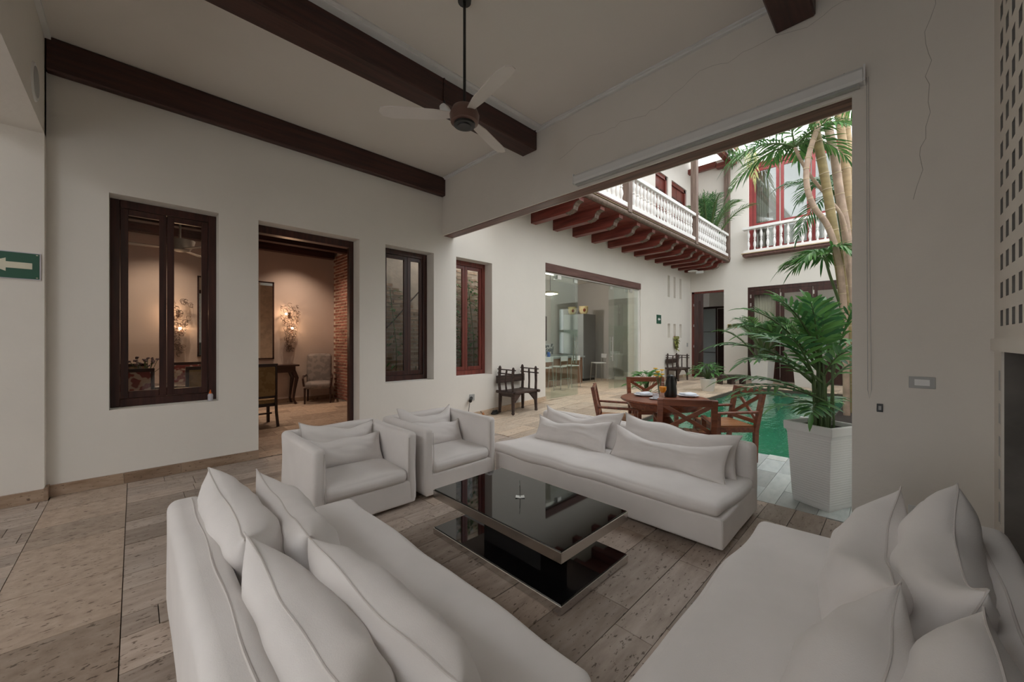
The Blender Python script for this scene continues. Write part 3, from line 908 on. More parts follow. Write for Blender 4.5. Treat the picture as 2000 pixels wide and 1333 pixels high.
curtain('curtain', 'beige curtain hanging inside the red upper window', XC + 0.26, 3.2, 3.62, 4.7, 7.5, 6)
struct('wall_upper_room', MB().box((XC + 2.2, -1.9, 4.3), (XC + 2.3, 4.2, 8.2)).box((XC + 0.36, -1.9, 8.2), (XC + 2.3, 4.2, 8.3)).box((XC + 0.36, -1.9, 4.2), (XC + 2.3, 4.2, 4.3)), GREYWALL, 'dim grey room behind the red upper window')
# gallery windows on the upper floor of the window wall
for nm, lab, w in (('window_5', 'dark red shuttered gallery window above the middle of the balcony', GW1), ('window_6', 'dark red gallery door near the end of the balcony', GW2)):
    t = thing(nm, lab, 'window', (0, 0, 0), 0, None, 'structure')
    MB().box((w[0], YL + 0.05, w[2]), (w[0] + 0.12, YL + 0.17, w[3])).box((w[1] - 0.12, YL + 0.05, w[2]), (w[1], YL + 0.17, w[3])).box((w[0], YL + 0.05, w[3] - 0.12), (w[1], YL + 0.17, w[3])).build('window_frame', FRAME_RED, t)
    mid = (w[0] + w[1]) / 2
    for a, b in ((w[0] + 0.12, mid - 0.005), (mid + 0.005, w[1] - 0.12)):
        s = MB().box((a, YL + 0.10, w[2]), (b, YL + 0.15, w[3] - 0.12)).build('shutter', FRAME_RED, t)
        for z in (5.1, 6.0, 6.75):
            MB().box((a + 0.07, YL + 0.085, z - 0.3), (b - 0.07, YL + 0.099, z + 0.05)).build('panel', FRAME, s)

# ------------------------------------------------------------------ living room furniture
def sofa(label, loc, rz, L=2.36, D=0.98, seed=0.0, bh=0.62):
    t = thing('sofa', label, 'sofa', loc, rz, 'armless linen sofas')
    h = L / 2
    soft('base', (-h, -D / 2 + 0.03, 0.035), (h, D / 2, 0.262), 0.022, FABRIC, t, n=12, wav=0.006, wfreq=2.2, seed=seed)
    soft('backrest', (-h, -D / 2, 0.05), (h, -D / 2 + 0.16, bh), 0.05, FABRIC, t, n=16, puff=(0, 0.008, 0), wav=0.006, wfreq=2.4, seed=seed + 3)
    MB().tube([(-h + 0.07 + (2 * h - 0.14) * k / 24, -D / 2 + 0.10 + 0.004 * math.sin(k * 0.9 + seed), bh - 0.001) for k in range(25)], 0.0045, 5).build('seam', SEAM, t, True)
    s = soft('seat_cushion', (-h + 0.012, -D / 2 + 0.155, 0.252), (h - 0.006, D / 2 + 0.024, 0.350), 0.045, FABRIC, t, n=30, puff=(0.006, 0.014, 0.020), wav=0.024, wfreq=2.3, seed=seed + 7)
    for sx in (-1, 1):
        for sy in (-1, 1):
            MB().lathe([(0.025, 0), (0.03, 0.05)], 10, (sx * (h - 0.12), sy * (D / 2 - 0.12), 0)).build('foot', BLACKPLASTIC, t)
        e = MB().tube([(sx * (h + 0.001), D / 2 - 0.006, 0.05), (sx * (h + 0.001), D / 2 - 0.006, 0.15), (sx * (h + 0.001), D / 2 - 0.006, 0.25)], 0.004, 5)
        e.build('seam', SEAM, t)
    return t

def pillow(label, loc, w, h, t, rz, tilt, roll=0.0, seed=0.0, group=None, pinch=0.15):
    """stuffed cushion: w along X, h along Z, t along Y, leaning back by tilt, then turned by rz"""
    nu, nv = 40, 22
    mb = MB()
    idx = {}
    def P(u, v, s):
        x = w / 2 * u * (1 - pinch * 0.55 * (1 - v * v))
        z = h / 2 * v * (1 - pinch * 1.25 * (1 - u * u))
        th = t / 2 * (max(0.0, (1 - abs(u) ** 3.2) * (1 - abs(v) ** 2.6))) ** 0.55
        edge = min(1.0, 2.2 * th / t)
        nv_ = noise.noise_vector(Vector((x * 3.5 + seed * 5.1, z * 4.5 + seed, s * 0.7 + seed)))
        fine = noise.noise(Vector((x * 6 + z * 5 + seed, z * 20 - x * 3, s + seed * 2)))        # creases along the length
        y = s * (th + 0.024 * fine * edge * (0.4 + 0.6 * abs(u)))
        sag = -0.034 * (1 - u * u) * (v > 0) * v + 0.024 * math.sin(u * 2.6 + seed * 2) * max(v, 0) + 0.010 * math.sin(u * 7 + seed) * max(v, 0)
        return (x + nv_.x * 0.012, y + nv_.y * 0.014, z + sag * (h / 0.4) + nv_.z * 0.010)
    us = [math.sin(math.pi / 2 * (-1 + 2 * i / nu)) for i in range(nu + 1)]
    vs_ = [math.sin(math.pi / 2 * (-1 + 2 * j / nv)) for j in range(nv + 1)]
    def V(i, j, s):
        bd = i in (0, nu) or j in (0, nv)
        k = (i, j, 0 if bd else s)
        if k not in idx:
            idx[k] = len(mb.v)
            mb.v.append(P(us[i], vs_[j], 0 if bd else s))
        return idx[k]
    for s in (-1, 1):
        for i in range(nu):
            for j in range(nv):
                mb.f.append((V(i, j, s), V(i + 1, j, s), V(i + 1, j + 1, s), V(i, j + 1, s)))
    th_ = thing('throw_pillow', label, 'pillow', loc, 0, group)
    th_.rotation_euler = (Matrix.Rotation(rz, 3, 'Z') @ Matrix.Rotation(roll, 3, 'Y') @ Matrix.Rotation(tilt, 3, 'X')).to_euler()
    o = mb.build('cover', FABRIC, th_)
    for p in o.data.polygons:
        p.use_smooth = True
    ring = [mb.v[V(i, 0, 0)] for i in range(nu + 1)] + [mb.v[V(nu, j, 0)] for j in range(1, nv + 1)] + [mb.v[V(i, nv, 0)] for i in range(nu - 1, -1, -1)] + [mb.v[V(0, j, 0)] for j in range(nv - 1, -1, -1)]
    MB().tube(ring, 0.0035, 5, False).build('seam', SEAM, th_, True)
    return th_

S1, S2, S3 = ((0.625, 1.795, 0), -R(90)), ((3.385, 2.04, 0), R(90)), ((1.725, 0.13, 0), 0.0)
sofa('off-white armless sofa facing the black table with its back to the sign pier', *S1, L=2.11, D=1.0, seed=1.2)
sofa('off-white armless sofa in front of the courtyard opening, back to the round table', *S2, D=0.97, seed=4.4)
sofa('off-white armless sofa along the pierced screen wall', *S3, D=0.98, seed=8.1)
def on_sofa(S, x, y, z):
    (ox, oy, oz), a = S
    return (ox + x * math.cos(a) - y * math.sin(a), oy + x * math.sin(a) + y * math.cos(a), oz + z)
for S, nm, specs in (
    (S1, 'sofa backing the sign pier', ((-0.50, -0.245, 0.545, 1.02, 0.47, 0.27, 20, 2, 1.0, 'back row, armchair end of the '), (0.55, -0.235, 0.535, 1.02, 0.46, 0.27, 20, -2, 2.3, 'back row, near end of the '), (-0.44, -0.02, 0.515, 1.0, 0.41, 0.25, 24, 3, 3.1, 'front row, armchair end of the '), (0.60, -0.02, 0.515, 1.02, 0.43, 0.26, 24, -3, 4.7, 'front row, near end of the '))),
    (S2, 'sofa at the courtyard opening', ((0.53, -0.25, 0.515, 1.06, 0.40, 0.17, 17, 2, 5.2, 'back row, armchair end of the '), (-0.55, -0.25, 0.525, 1.10, 0.42, 0.17, 17, -1, 6.6, 'back row, planter end of the '), (0.55, -0.085, 0.47, 1.0, 0.33, 0.19, 26, 2, 7.9, 'front row, armchair end of the '), (-0.53, -0.065, 0.47, 1.08, 0.33, 0.19, 26, -1, 8.4, 'front row, planter end of the '))),
    (S3, 'sofa by the screen wall', ((0.56, -0.235, 0.56, 1.02, 0.49, 0.27, 20, -2, 9.3, 'back row, pier end of the '), (-0.50, -0.235, 0.555, 1.02, 0.48, 0.27, 20, 2, 10.2, 'back row, near end of the '), (0.545, -0.045, 0.51, 1.0, 0.44, 0.29, 22, -3, 11.8, 'front row, pier end of the '), (-0.46, -0.045, 0.51, 1.0, 0.44, 0.29, 22, 2, 12.5, 'front row, near end of the ')))):
    for (x, y, z, w, h, t, tl, rl, sd, lab) in specs:
        pillow('long white linen pillow, ' + lab + nm, on_sofa(S, x, y, z), w, h, t, S[1], R(tl), R(rl), sd, 'linen pillows on the sofas')

def armchair(label, loc, rz, seed):
    t = thing('armchair', label, 'armchair', loc, rz, 'linen tub armchairs')
    W, D, Hh, th = 0.89, 0.90, 0.675, 0.095
    soft('base', (-W / 2 + 0.01, -D / 2 + 0.02, 0.03), (W / 2 - 0.01, D / 2 - 0.004, 0.235), 0.02, FABRIC, t, n=8, wav=0.006, wfreq=3, seed=seed)
    soft('backrest', (-W / 2, -D / 2, 0.05), (W / 2, -D / 2 + th, Hh), 0.042, FABRIC, t, n=10, wav=0.008, wfreq=3, seed=seed + 1)
    for s in (-1, 1):
        soft('arm', (s * W / 2, -D / 2 + 0.03, 0.035), (s * (W / 2 - th), D / 2, Hh - 0.005), 0.038, FABRIC, t, n=10, wav=0.007, wfreq=3, seed=seed + 2 + s)
        MB().tube([(s * (W / 2 - th + 0.004), D / 2 + 0.001, 0.24), (s * (W / 2 - th + 0.006), D / 2 + 0.001, 0.45), (s * (W / 2 - th + 0.012), D / 2 - 0.002, Hh - 0.05)], 0.004, 5).build('seam', SEAM, t)
    soft('seat_cushion', (-W / 2 + th - 0.006, -D / 2 + th, 0.225), (W / 2 - th + 0.006, D / 2 + 0.006, 0.345), 0.048, FABRIC, t, n=14, puff=(0, 0.012, 0.03), wav=0.014, wfreq=2.6, seed=seed + 5)
    return t
A1, A2 = ((1.405, 3.56, 0), R(180)), ((2.385, 3.565, 0), R(180))
armchair('off-white tub armchair in front of the dining room doorway', *A1, 2.0)
armchair('off-white tub armchair with its back to the brick-view window', *A2, 6.0)
for S, nm in ((A1, 'armchair before the doorway'), (A2, 'armchair before the brick-view window')):
    sd = S[0][0] * 9
    pillow('white linen pillow against the back of the ' + nm, on_sofa(S, 0.0, -0.235, 0.53), 0.70, 0.40, 0.15, S[1], R(14), R(-3), sd, 'linen pillows on the armchairs')
    pillow('white linen lumbar pillow in front on the ' + nm, on_sofa(S, -0.01, -0.06, 0.475), 0.68, 0.31, 0.15, S[1], R(22), R(-3), sd + 1, 'linen pillows on the armchairs')

ct = thing('coffee_table', 'two-tier black glass coffee table with mirror-steel edges', 'table', (2.015, 1.915, 0))
for z0, z1, nm in ((0.283, 0.345, 'top'), (0.004, 0.052, 'base')):
    e = MB().box((-0.365, -0.625, z0), (0.365, 0.625, z1)).build(nm + '_rim', CHROME, ct, bevel=0.003, seg=1)
    MB().box((-0.357, -0.617, z1 - 0.002), (0.357, 0.617, z1 + 0.005)).build(nm + '_glass', BLACKGLASS, ct, bevel=0.001, seg=1)
MB().box((-0.14, -0.28, 0.057), (0.14, 0.28, 0.283)).build('support', BLACKGLASS, ct)
for sx, sy in ((-1, -1), (1, 1), (1, -1), (-1, 1)):
    MB().lathe([(0.015, 0), (0.015, 0.006)], 8, (sx * 0.33, sy * 0.59, -0.0005)).build('foot', BLACKPLASTIC, ct)
ch = thing('card_holder', 'small white folded card with thin dark stem on the black table', 'card', (2.02, 1.96, 0.3505), R(-45))
MB().add([(-0.034, -0.020, 0.006), (0, -0.020, 0.001), (0.034, -0.020, 0.006), (-0.030, 0.024, 0.006), (0, 0.024, 0.001), (0.030, 0.024, 0.006), (-0.034, -0.020, 0.004), (0, -0.020, 0.0), (0.034, -0.020, 0.004), (-0.030, 0.024, 0.004), (0, 0.024, 0.0), (0.030, 0.024, 0.004)],
         [(0, 1, 4, 3), (1, 2, 5, 4), (9, 10, 7, 6), (10, 11, 8, 7), (0, 6, 7, 1), (1, 7, 8, 2), (3, 4, 10, 9), (4, 5, 11, 10), (0, 3, 9, 6), (2, 8, 11, 5)]).build('card', WHITEPLASTIC, ch)
MB().tube([(0, 0.0, 0.001), (0, 0.004, 0.05), (-0.002, 0.006, 0.085)], 0.0022, 6).build('stem', BLACKPLASTIC, ch, True)
MB().tube([(-0.002, 0.006, 0.085), (-0.001, 0.004, 0.105), (-0.006, 0.002, 0.125)], [0.002, 0.003, 0.001], 6).build('hook', STEEL, ch, True)

# ceiling fan at rest
fan = thing('ceiling_fan', 'dark stemmed ceiling fan with bronze housing and three pale blades', 'ceiling fan', (1.97, 2.56, CZ))
MB().lathe([(0.055, -0.05), (0.06, -0.001)], 16).build('canopy', BLACKPLASTIC, fan)
MB().tube([(0, 0, -0.05), (0, 0, -0.92)], 0.0125, 10).build('rod', BLACKPLASTIC, fan, True)
MB().lathe([(0.07, -1.075), (0.115, -1.06), (0.125, -1.0), (0.10, -0.94), (0.05, -0.91), (0.02, -0.90)], 24).build('motor_housing', FANBROWN, fan, True)
MB().lathe([(0.03, -1.094), (0.055, -1.096), (0.06, -1.088), (0.088, -1.086), (0.09, -1.07)], 24).build('end_cap', BLACKPLASTIC, fan, True)
for k in range(3):
    a = R(140) + k * R(120)
    m = Matrix.Rotation(a, 4, 'Z') @ Matrix.Translation((0, 0, -1.0)) @ Matrix.Rotation(R(9), 4, 'X')
    pts = [(0.11, -0.035), (0.25, -0.065), (0.6, -0.07), (0.68, -0.045), (0.70, 0.0), (0.68, 0.045), (0.6, 0.06), (0.25, 0.05), (0.11, 0.03)]
    MB().prism([m @ Vector((x, y, 0)) for x, y in pts], (0, 0, 0), (0, 0, 0.008)).build('blade', FANBLADE, fan)
sp = thing('spotlight', 'small white spotlight hanging under the middle beam beside the fan', 'spotlight', (2.40, 3.50, 4.115))
MB().box((-0.008, -0.017, 0.0), (0.008, -0.028, 0.255)).build('conduit', BEAM, sp)
MB().tube([(0, -0.02, 0.002), (0, -0.03, -0.06)], 0.012, 8).build('bracket', BLACKPLASTIC, sp)
MB().tube([(-0.045, -0.05, -0.085), (0.0, -0.03, -0.10), (0.05, 0.0, -0.115)], [0.035, 0.055, 0.06], 16).build('lamp_head', WHITEPLASTIC, sp, True)

# blind, plates and pipe on the header wall
bl = thing('roller_blind', 'long rolled-up white blind cassette on the header wall', 'blind', (XB, 1.5, 3.435))
MB().prism([(-0.002, -1.31, 0), (-0.075, -1.31, 0.0), (-0.088, -1.31, 0.02), (-0.088, -1.31, 0.085), (-0.07, -1.31, 0.11), (-0.002, -1.31, 0.115)], (0, 0, 0), (0, 2.63, 0)).build('cassette', WHITEPLASTIC, bl)
MB().box((-0.065, -1.29, -0.018), (-0.01, 1.30, -0.001)).build('bottom_bar', GREYPLASTIC, bl)
for y in (-1.318, 1.321):
    MB().box((-0.088, y - 0.006, -0.004), (-0.001, y + 0.006, 0.118)).build('end_cap', WHITEPLASTIC, bl)
cp = [(-0.05, -1.33, 0.03), (-0.05, -1.332, -1.0), (-0.05, -1.336, -2.30), (-0.05, -1.346, -2.36), (-0.05, -1.356, -2.30), (-0.05, -1.345, -1.0), (-0.05, -1.34, 0.03)]
MB().tube(cp, 0.0018, 5).build('pull_chain', GREYPLASTIC, bl, True)
for k in range(9):
    tag(MB().tube([(XB + 0.001, 2.62 - k * 0.29, 3.575), (XB - 0.006, 2.62 - k * 0.29, 3.575)], 0.008, 6).build('wall_plug', GREYPLASTIC, None), 'tiny grey wall plug above the blind cassette', 'wall plug', 'plugs above the blind')
def plate(name, label, cat, y0, y1, z0, z1, mat, rocker=None, rmat=None):
    t = thing(name, label, cat, (XB, (y0 + y1) / 2, (z0 + z1) / 2))
    w, h = abs(y1 - y0) / 2, (z1 - z0) / 2
    MB().box((-0.010, -w, -h), (-0.0005, w, h)).build('plate', mat, t, bevel=0.002, seg=1)
    if rocker:
        a, b = rocker
        MB().box((-0.015, -a, -b), (-0.0101, a, b)).build('rocker', rmat, t, bevel=0.001, seg=1)
    return t
plate('light_switch', 'grey light switch plate on the white pier', 'switch', -0.177, -0.049, 1.168, 1.249, GREYPLASTIC, (0.037, 0.022), WHITEPLASTIC)
t = plate('power_outlet', 'white power outlet low on the pier behind the pillows', 'outlet', -0.165, -0.045, 0.262, 0.335, WHITEPLASTIC, (0.032, 0.026), WHITEPLASTIC)
for y in (-0.012, 0.012):
    MB().box((-0.0165, y - 0.002, -0.008), (-0.0151, y + 0.002, 0.008)).build('slot', BLACKPLASTIC, t)
plate('sensor_box', 'tiny black box on the white pier below the switch', 'box', 0.083, 0.117, 0.975, 1.035, BLACKPLASTIC, (0.008, 0.015), GREYPLASTIC)
tag(MB().tube([(XB + 0.10, 0.225, 0.02), (XB + 0.06, 0.225, 0.02), (XB - 0.02, 0.222, 0.05), (XB - 0.035, 0.20, 0.09), (XB - 0.035, 0.15, 0.10), (XB - 0.035, -0.30, 0.10)], 0.022, 10).build('conduit_pipe', WHITEPAINT, None, True), 'white conduit pipe bending round the foot of the pier', 'pipe')
# hairline cracks in the plaster of the header
cr = random.Random(5)
p, pts = [XB - 0.0008, 3.1, 3.86], []
while p[1] > -0.1:
    pts.append(tuple(p)); p[1] -= cr.uniform(0.05, 0.12); p[2] += cr.uniform(-0.03, 0.045)
o = MB().tube(pts, 0.0016, 4).build('crack', CRACK, B)
p, pts = [XB - 0.0008, -0.24, 4.1], []
while p[2] > 2.5:
    pts.append(tuple(p)); p[2] -= cr.uniform(0.05, 0.12); p[1] += cr.uniform(-0.022, 0.03)
MB().tube(pts, 0.0014, 4).build('crack', CRACK, B)

# green arrow sign on the pier
sg = thing('exit_sign', 'green sign with a cream arrow on the near pier', 'sign', (-0.86, YL - 0.10, 2.19))
MB().box((-0.23, -0.012, -0.117), (0.232, -0.001, 0.117)).build('panel', GREEN_SIGN, sg, bevel=0.002, seg=1)
MB().box((-0.238, -0.009, -0.124), (0.24, -0.0005, 0.124)).build('backing', CLEARGEL, sg)
MB().prism([(0.19, -0.013, -0.028), (0.19, -0.013, 0.028), (0.04, -0.013, 0.028), (0.04, -0.013, 0.060), (-0.085, -0.013, 0.0), (0.04, -0.013, -0.060), (0.04, -0.013, -0.028)], (0, 0, 0), (0, -0.002, 0)).build('arrow', SIGN_WHITE, sg)
for z in (-0.105, 0.105):
    MB().box((0.212, -0.0135, z - 0.003), (0.224, -0.0121, z + 0.003)).build('mark', SIGN_WHITE, sg)
bt = thing('sanitizer_bottle', 'small gel bottle with orange cap on the window sill', 'bottle', (0.655, 5.84, 0.781))
MB().lathe([(0.024, 0), (0.027, 0.006), (0.026, 0.03), (0.027, 0.065), (0.022, 0.08), (0.012, 0.088)], 14).build('body', CLEARGEL, bt, True)
MB().lathe([(0.014, 0.086), (0.014, 0.10), (0.008, 0.104), (0.006, 0.128), (0.003, 0.13)], 12).build('cap', ORANGE, bt, True)
# outlet with adapter, odds and ends by the bench foot
ot = thing('wall_socket', 'grey wall socket with a black adapter plugged in, low on the wall', 'socket', (4.60, YL, 0.42))
MB().box((-0.06, -0.012, -0.06), (0.06, -0.0005, 0.06)).build('plate', GREYPLASTIC, ot, bevel=0.002, seg=1)
MB().tube([(-0.02, -0.012, -0.01), (-0.11, -0.09, -0.05)], 0.033, 10).build('adapter', BLACKPLASTIC, ot)
MB().tube([(-0.11, -0.09, -0.05), (-0.13, -0.09, -0.12), (-0.13, -0.06, -0.28), (-0.10, -0.05, -0.405)], 0.005, 6).build('cable', BLACKPLASTIC, ot, True)
tg = thing('toy_figure', 'tiny orange ornament on the floor by the skirting', 'ornament', (4.80, YL - 0.10, ground(4.8)))
MB().lathe([(0.03, 0), (0.035, 0.02), (0.022, 0.05), (0.026, 0.07), (0.004, 0.10)], 10).build('body', plain('terracotta_orange', (0.55, 0.24, 0.10), 0.7), tg, True)
MB().tube([(0.0, 0, 0.07), (-0.05, 0.0, 0.10), (-0.06, 0.0, 0.13)], 0.006, 6).build('arm', BLACKPLASTIC, tg)
cb = thing('cable_coil', 'black coiled cable heap at the foot of the near bench', 'cable', (5.12, YL - 0.09, ground(5.12) + 0.012))
MB().tube([(0.09 * math.cos(k * 0.7) * (1 - k * 0.012), 0.05 * math.sin(k * 0.7), 0.004 + k * 0.0012) for k in range(40)], 0.012, 6).build('coil', BLACKPLASTIC, cb, True)
MB().box((-0.03, -0.02, 0.03), (0.05, 0.02, 0.075)).build('plug', BLACKPLASTIC, cb, bevel=0.006)

# ------------------------------------------------------------------ dining room
def dining_chair(label, loc, rz, fab):
    t = thing('dining_chair', label, 'chair', loc, rz, 'upholstered dining chairs')
    soft('seat', (-0.24, -0.22, 0.40), (0.24, 0.25, 0.48), 0.03, fab, t, n=5)
    MB().box((-0.235, -0.215, 0.35), (0.235, 0.245, 0.405)).build('apron', DARKWOOD, t)
    for s in (-1, 1):
        MB().bar((s * 0.21, 0.22, 0.35), (s * 0.215, 0.23, 0.0), 0.045, 0.045).build('leg', DARKWOOD, t)
        MB().tube([(s * 0.215, -0.23, 1.10), (s * 0.215, -0.22, 0.45), (s * 0.215, -0.24, 0.25), (s * 0.22, -0.31, 0.0)], 0.024, 6).build('leg', DARKWOOD, t, True)
    MB().box((-0.235, -0.255, 1.05), (0.235, -0.21, 1.10)).box((-0.19, -0.25, 0.50), (0.19, -0.215, 0.54)).build('back_frame', DARKWOOD, t)
    MB().box((-0.195, -0.262, 0.54), (0.195, -0.205, 1.05)).build('backrest', fab, t, bevel=0.012)
    MB().bar((-0.21, 0, 0.2), (0.21, 0, 0.2), 0.025, 0.025).build('stretcher', DARKWOOD, t)
    return t
dining_chair('red damask dining chair behind the big window, back to the glass', (-0.02, 7.96, 0), 0, REDFAB)
dining_chair('gold dining chair beside the red one, back to the glass', (0.80, 7.98, 0), 0, GOLDFAB)
dining_chair('gold dining chair across the table under the flower vase', (-0.06, 9.24, 0), R(180), GOLDFAB)
dining_chair('red damask dining chair across the table by the wine glasses', (0.72, 9.24, 0), R(180), REDFAB)
dining_chair('gold dining chair seen through the doorway, in front of the console', (1.56, 7.96, 0), R(3), GOLDFAB)
dt = thing('dining_table', 'dark long dining table behind the big window', 'table', (0.60, 8.58, 0))
MB().box((-1.0, -0.48, 0.72), (0.98, 0.48, 0.765)).build('table_top', DARKWOOD, dt, bevel=0.006)
MB().box((-0.9, -0.40, 0.64), (0.88, 0.40, 0.72)).build('apron', DARKWOOD, dt)
for sx in (-0.85, 0.83):
    for sy in (-0.36, 0.36):
        MB().bar((sx, sy, 0.64), (sx, sy, 0), 0.07, 0.07).build('leg', DARKWOOD, dt)
def wine_glass(label, loc):
    t = thing('wine_glass', label, 'glass', loc, 0, 'glasses on the dining table')
    MB().lathe([(0.035, 0), (0.034, 0.004), (0.005, 0.008), (0.004, 0.09), (0.03, 0.11), (0.042, 0.15), (0.036, 0.21)], 14).build('bowl', CLEAR, t, True)
for k, (x, y) in enumerate(((0.50, 8.30), (0.60, 8.48), (0.42, 8.62), (0.66, 8.72))):
    wine_glass(('clear wine glass by the near gold dining chair', 'clear wine glass in the middle of the dining table', 'clear wine glass beside the flower vase', 'clear wine glass by the far red dining chair')[k], (x, y, 0.766))
for pk, (x, y) in enumerate(((0.78, 8.28), (0.36, 8.22), (0.8, 8.86))):
    t = tag(MB().lathe([(0.06, 0), (0.13, 0.012), (0.135, 0.016), (0.06, 0.008)], 20).build('dinner_plate', PORCELAIN, None, True, loc=(x, y, 0.766)), ('white dinner plate in front of the near gold chair', 'white dinner plate between the red and gold chairs', 'white dinner plate on the far side of the dining table')[pk], 'plate', 'plates on the dining table')
vs = thing('flower_vase', 'clear vase of dark purple flowers on the dining table', 'vase', (0.14, 8.60, 0.766))
MB().lathe([(0.04, 0), (0.045, 0.02), (0.05, 0.14), (0.055, 0.16)], 14).build('vase', CLEAR, vs, True)
fr_ = random.Random(2)
for k in range(16):
    a, r = fr_.uniform(0, 6.28), fr_.uniform(0.04, 0.20)
    top = (r * math.cos(a), r * math.sin(a), 0.30 + fr_.uniform(0, 0.17))
    f = MB().tube([(0, 0, 0.03), (top[0] * 0.4, top[1] * 0.4, 0.2), top], 0.004, 5).build('stem', STALK, vs)
    h = MB()
    for q in range(5):
        h.ball((top[0] + fr_.uniform(-0.02, 0.02), top[1] + fr_.uniform(-0.02, 0.02), top[2] + fr_.uniform(-0.01, 0.02)), 0.013, 6, 4)
    h.build('blossom', PURPLEF, f)
# hanging fan of the dining room
f2 = thing('dining_fan', 'grey ceiling fan hanging in the dining room', 'ceiling fan', (0.52, 8.02, 3.898))
MB().tube([(0, 0, 0.0), (0, 0, -0.79)], 0.014, 8).build('rod', STEEL, f2)
MB().lathe([(0.05, -0.98), (0.12, -0.96), (0.17, -0.88), (0.19, -0.80), (0.03, -0.78)], 20).build('motor_housing', SILVERBLADE, f2, True)
for k in range(3):
    m = Matrix.Rotation(R(178) + k * R(120), 4, 'Z') @ Matrix.Translation((0, 0, -0.945)) @ Matrix.Rotation(R(6), 4, 'X')
    MB().prism([m @ Vector(q) for q in ((0.1, -0.04, 0), (0.6, -0.07, 0), (0.62, 0.0, 0), (0.6, 0.06, 0), (0.1, 0.04, 0))], (0, 0, 0), (0, 0, 0.008)).build('blade', SILVERBLADE, f2)
# mirrors and wire sconces on the back wall
for lab, x0, x1, z0, z1 in (('tall framed mirror above the console table', 1.72, 2.375, 1.07, 2.90), ('tall framed mirror beside the sconce behind the big window', 0.955, 1.60, 1.17, 2.89)):
    t = thing('wall_mirror', lab, 'mirror', ((x0 + x1) / 2, DY1, (z0 + z1) / 2))
    w, h = (x1 - x0) / 2, (z1 - z0) / 2
    MB().box((-w, -0.035, -h), (-w + 0.03, -0.001, h)).box((w - 0.03, -0.035, -h), (w, -0.001, h)).box((-w, -0.035, h - 0.03), (w, -0.001, h)).box((-w, -0.035, -h), (w, -0.001, -h + 0.03)).build('frame', DARKWOOD, t)
    MB().box((-w + 0.03, -0.02, -h + 0.03), (w - 0.03, -0.012, h - 0.03)).build('mirror_glass', MIRROR, t)
def sconce(label, x, z, seed, energy):
    t = thing('wall_sconce', label, 'sconce', (x, DY1, z), 0, 'twisted wire sconces')
    r = random.Random(seed)
    MB().box((-0.03, -0.02, 0.0), (0.03, -0.001, 0.15)).build('backplate', WIRE, t)
    wm = MB()
    for k in range(80):
        zt = r.uniform(-0.75, 0.36)
        wd = 0.05 + 0.20 * max(0.0, (zt + 0.8) / 1.2) ** 1.3
        cx, cy = r.uniform(-wd, wd), r.uniform(-0.16, -0.04)
        pts = []
        ph, rr = r.uniform(0, 6), r.uniform(0.02, 0.05)
        for q in range(9):
            pts.append((cx + rr * math.cos(ph + q * 0.85) * (1 + 0.3 * math.sin(q)), min(-0.01, cy + 0.05 * math.sin(ph + q)), zt + rr * math.sin(ph + q * 0.85) - q * 0.008))
        wm.tube(pts, 0.0042, 4)
    wm.build('wire_tangle', WIRE, t)
    gm = MB()
    for k in range(10):
        gm.ball((r.uniform(-0.12, 0.12), -0.15, r.uniform(-0.45, 0.30)), 0.022, 8, 5)
    gm.build('glass_drops', CLEAR, t, True)
    for bx, bz in ((-0.10, 0.10), (0.03, -0.24)):
        MB().ball((bx, -0.15, bz), 0.024, 10, 7).build('bulb', BULB, t, True)
        ld = bpy.data.lights.new('sconce_lamp', 'POINT')
        ld.energy = energy; ld.color = (1.0, 0.62, 0.36); ld.shadow_soft_size = 0.03
        lo = bpy.data.objects.new('lamp', ld); C.objects.link(lo); lo.parent = t; lo.location = (bx, -0.19, bz)
sconce('twisted bronze wire sconce with glowing bulbs beside the wing chair', 2.70, 2.05, 11, 2.6)
sconce('twisted bronze wire sconce seen through the big window', 0.64, 2.0, 23, 2.6)
cs = thing('console_table', 'dark console table with curved cabriole legs under the mirror', 'console', (2.15, 10.27, 0))
MB().box((-0.66, -0.22, 0.90), (0.66, 0.22, 0.94)).build('table_top', DARKWOOD, cs, bevel=0.008)
MB().box((-0.58, -0.19, 0.76), (0.58, 0.19, 0.90)).build('apron', DARKWOOD, cs)
for sx in (-1, 1):
    for sy in (-1, 1):
        MB().tube([(sx * 0.54, sy * 0.15, 0.80), (sx * 0.61, sy * 0.18, 0.62), (sx * 0.57, sy * 0.16, 0.35), (sx * 0.545, sy * 0.15, 0.12), (sx * 0.59, sy * 0.18, 0.0)], [0.055, 0.045, 0.03, 0.022, 0.03], 8).build('leg', DARKWOOD, cs, True)
wc_ = thing('wing_chair', 'silver patterned armchair with dark curved arms against the brick wall', 'chair', (3.22, 10.02, 0), R(158))
soft('seat', (-0.28, -0.24, 0.36), (0.28, 0.28, 0.50), 0.05, SILVERFAB, wc_, n=6, puff=(0, 0.01, 0.02))
bk = softbox((0, 0, 0), (0.56, 0.12, 0.72), 0.05, n=6, puff=(0.0, 0.02, 0.03)).build('backrest', SILVERFAB, wc_, True, loc=(0, -0.27, 0.80), rot=(R(10), 0, 0))
for s in (-1, 1):
    MB().tube([(s * 0.27, 0.25, 0.38), (s * 0.275, 0.24, 0.0)], [0.026, 0.018], 8).build('leg', DARKWOOD, wc_)
    MB().tube([(s * 0.25, -0.22, 0.38), (s * 0.26, -0.28, 0.0)], [0.026, 0.018], 8).build('leg', DARKWOOD, wc_)
    MB().tube([(s * 0.29, 0.26, 0.42), (s * 0.31, 0.25, 0.60), (s * 0.31, 0.16, 0.66), (s * 0.30, -0.05, 0.64), (s * 0.28, -0.22, 0.66)], 0.022, 8).build('arm', DARKWOOD, wc_, True)

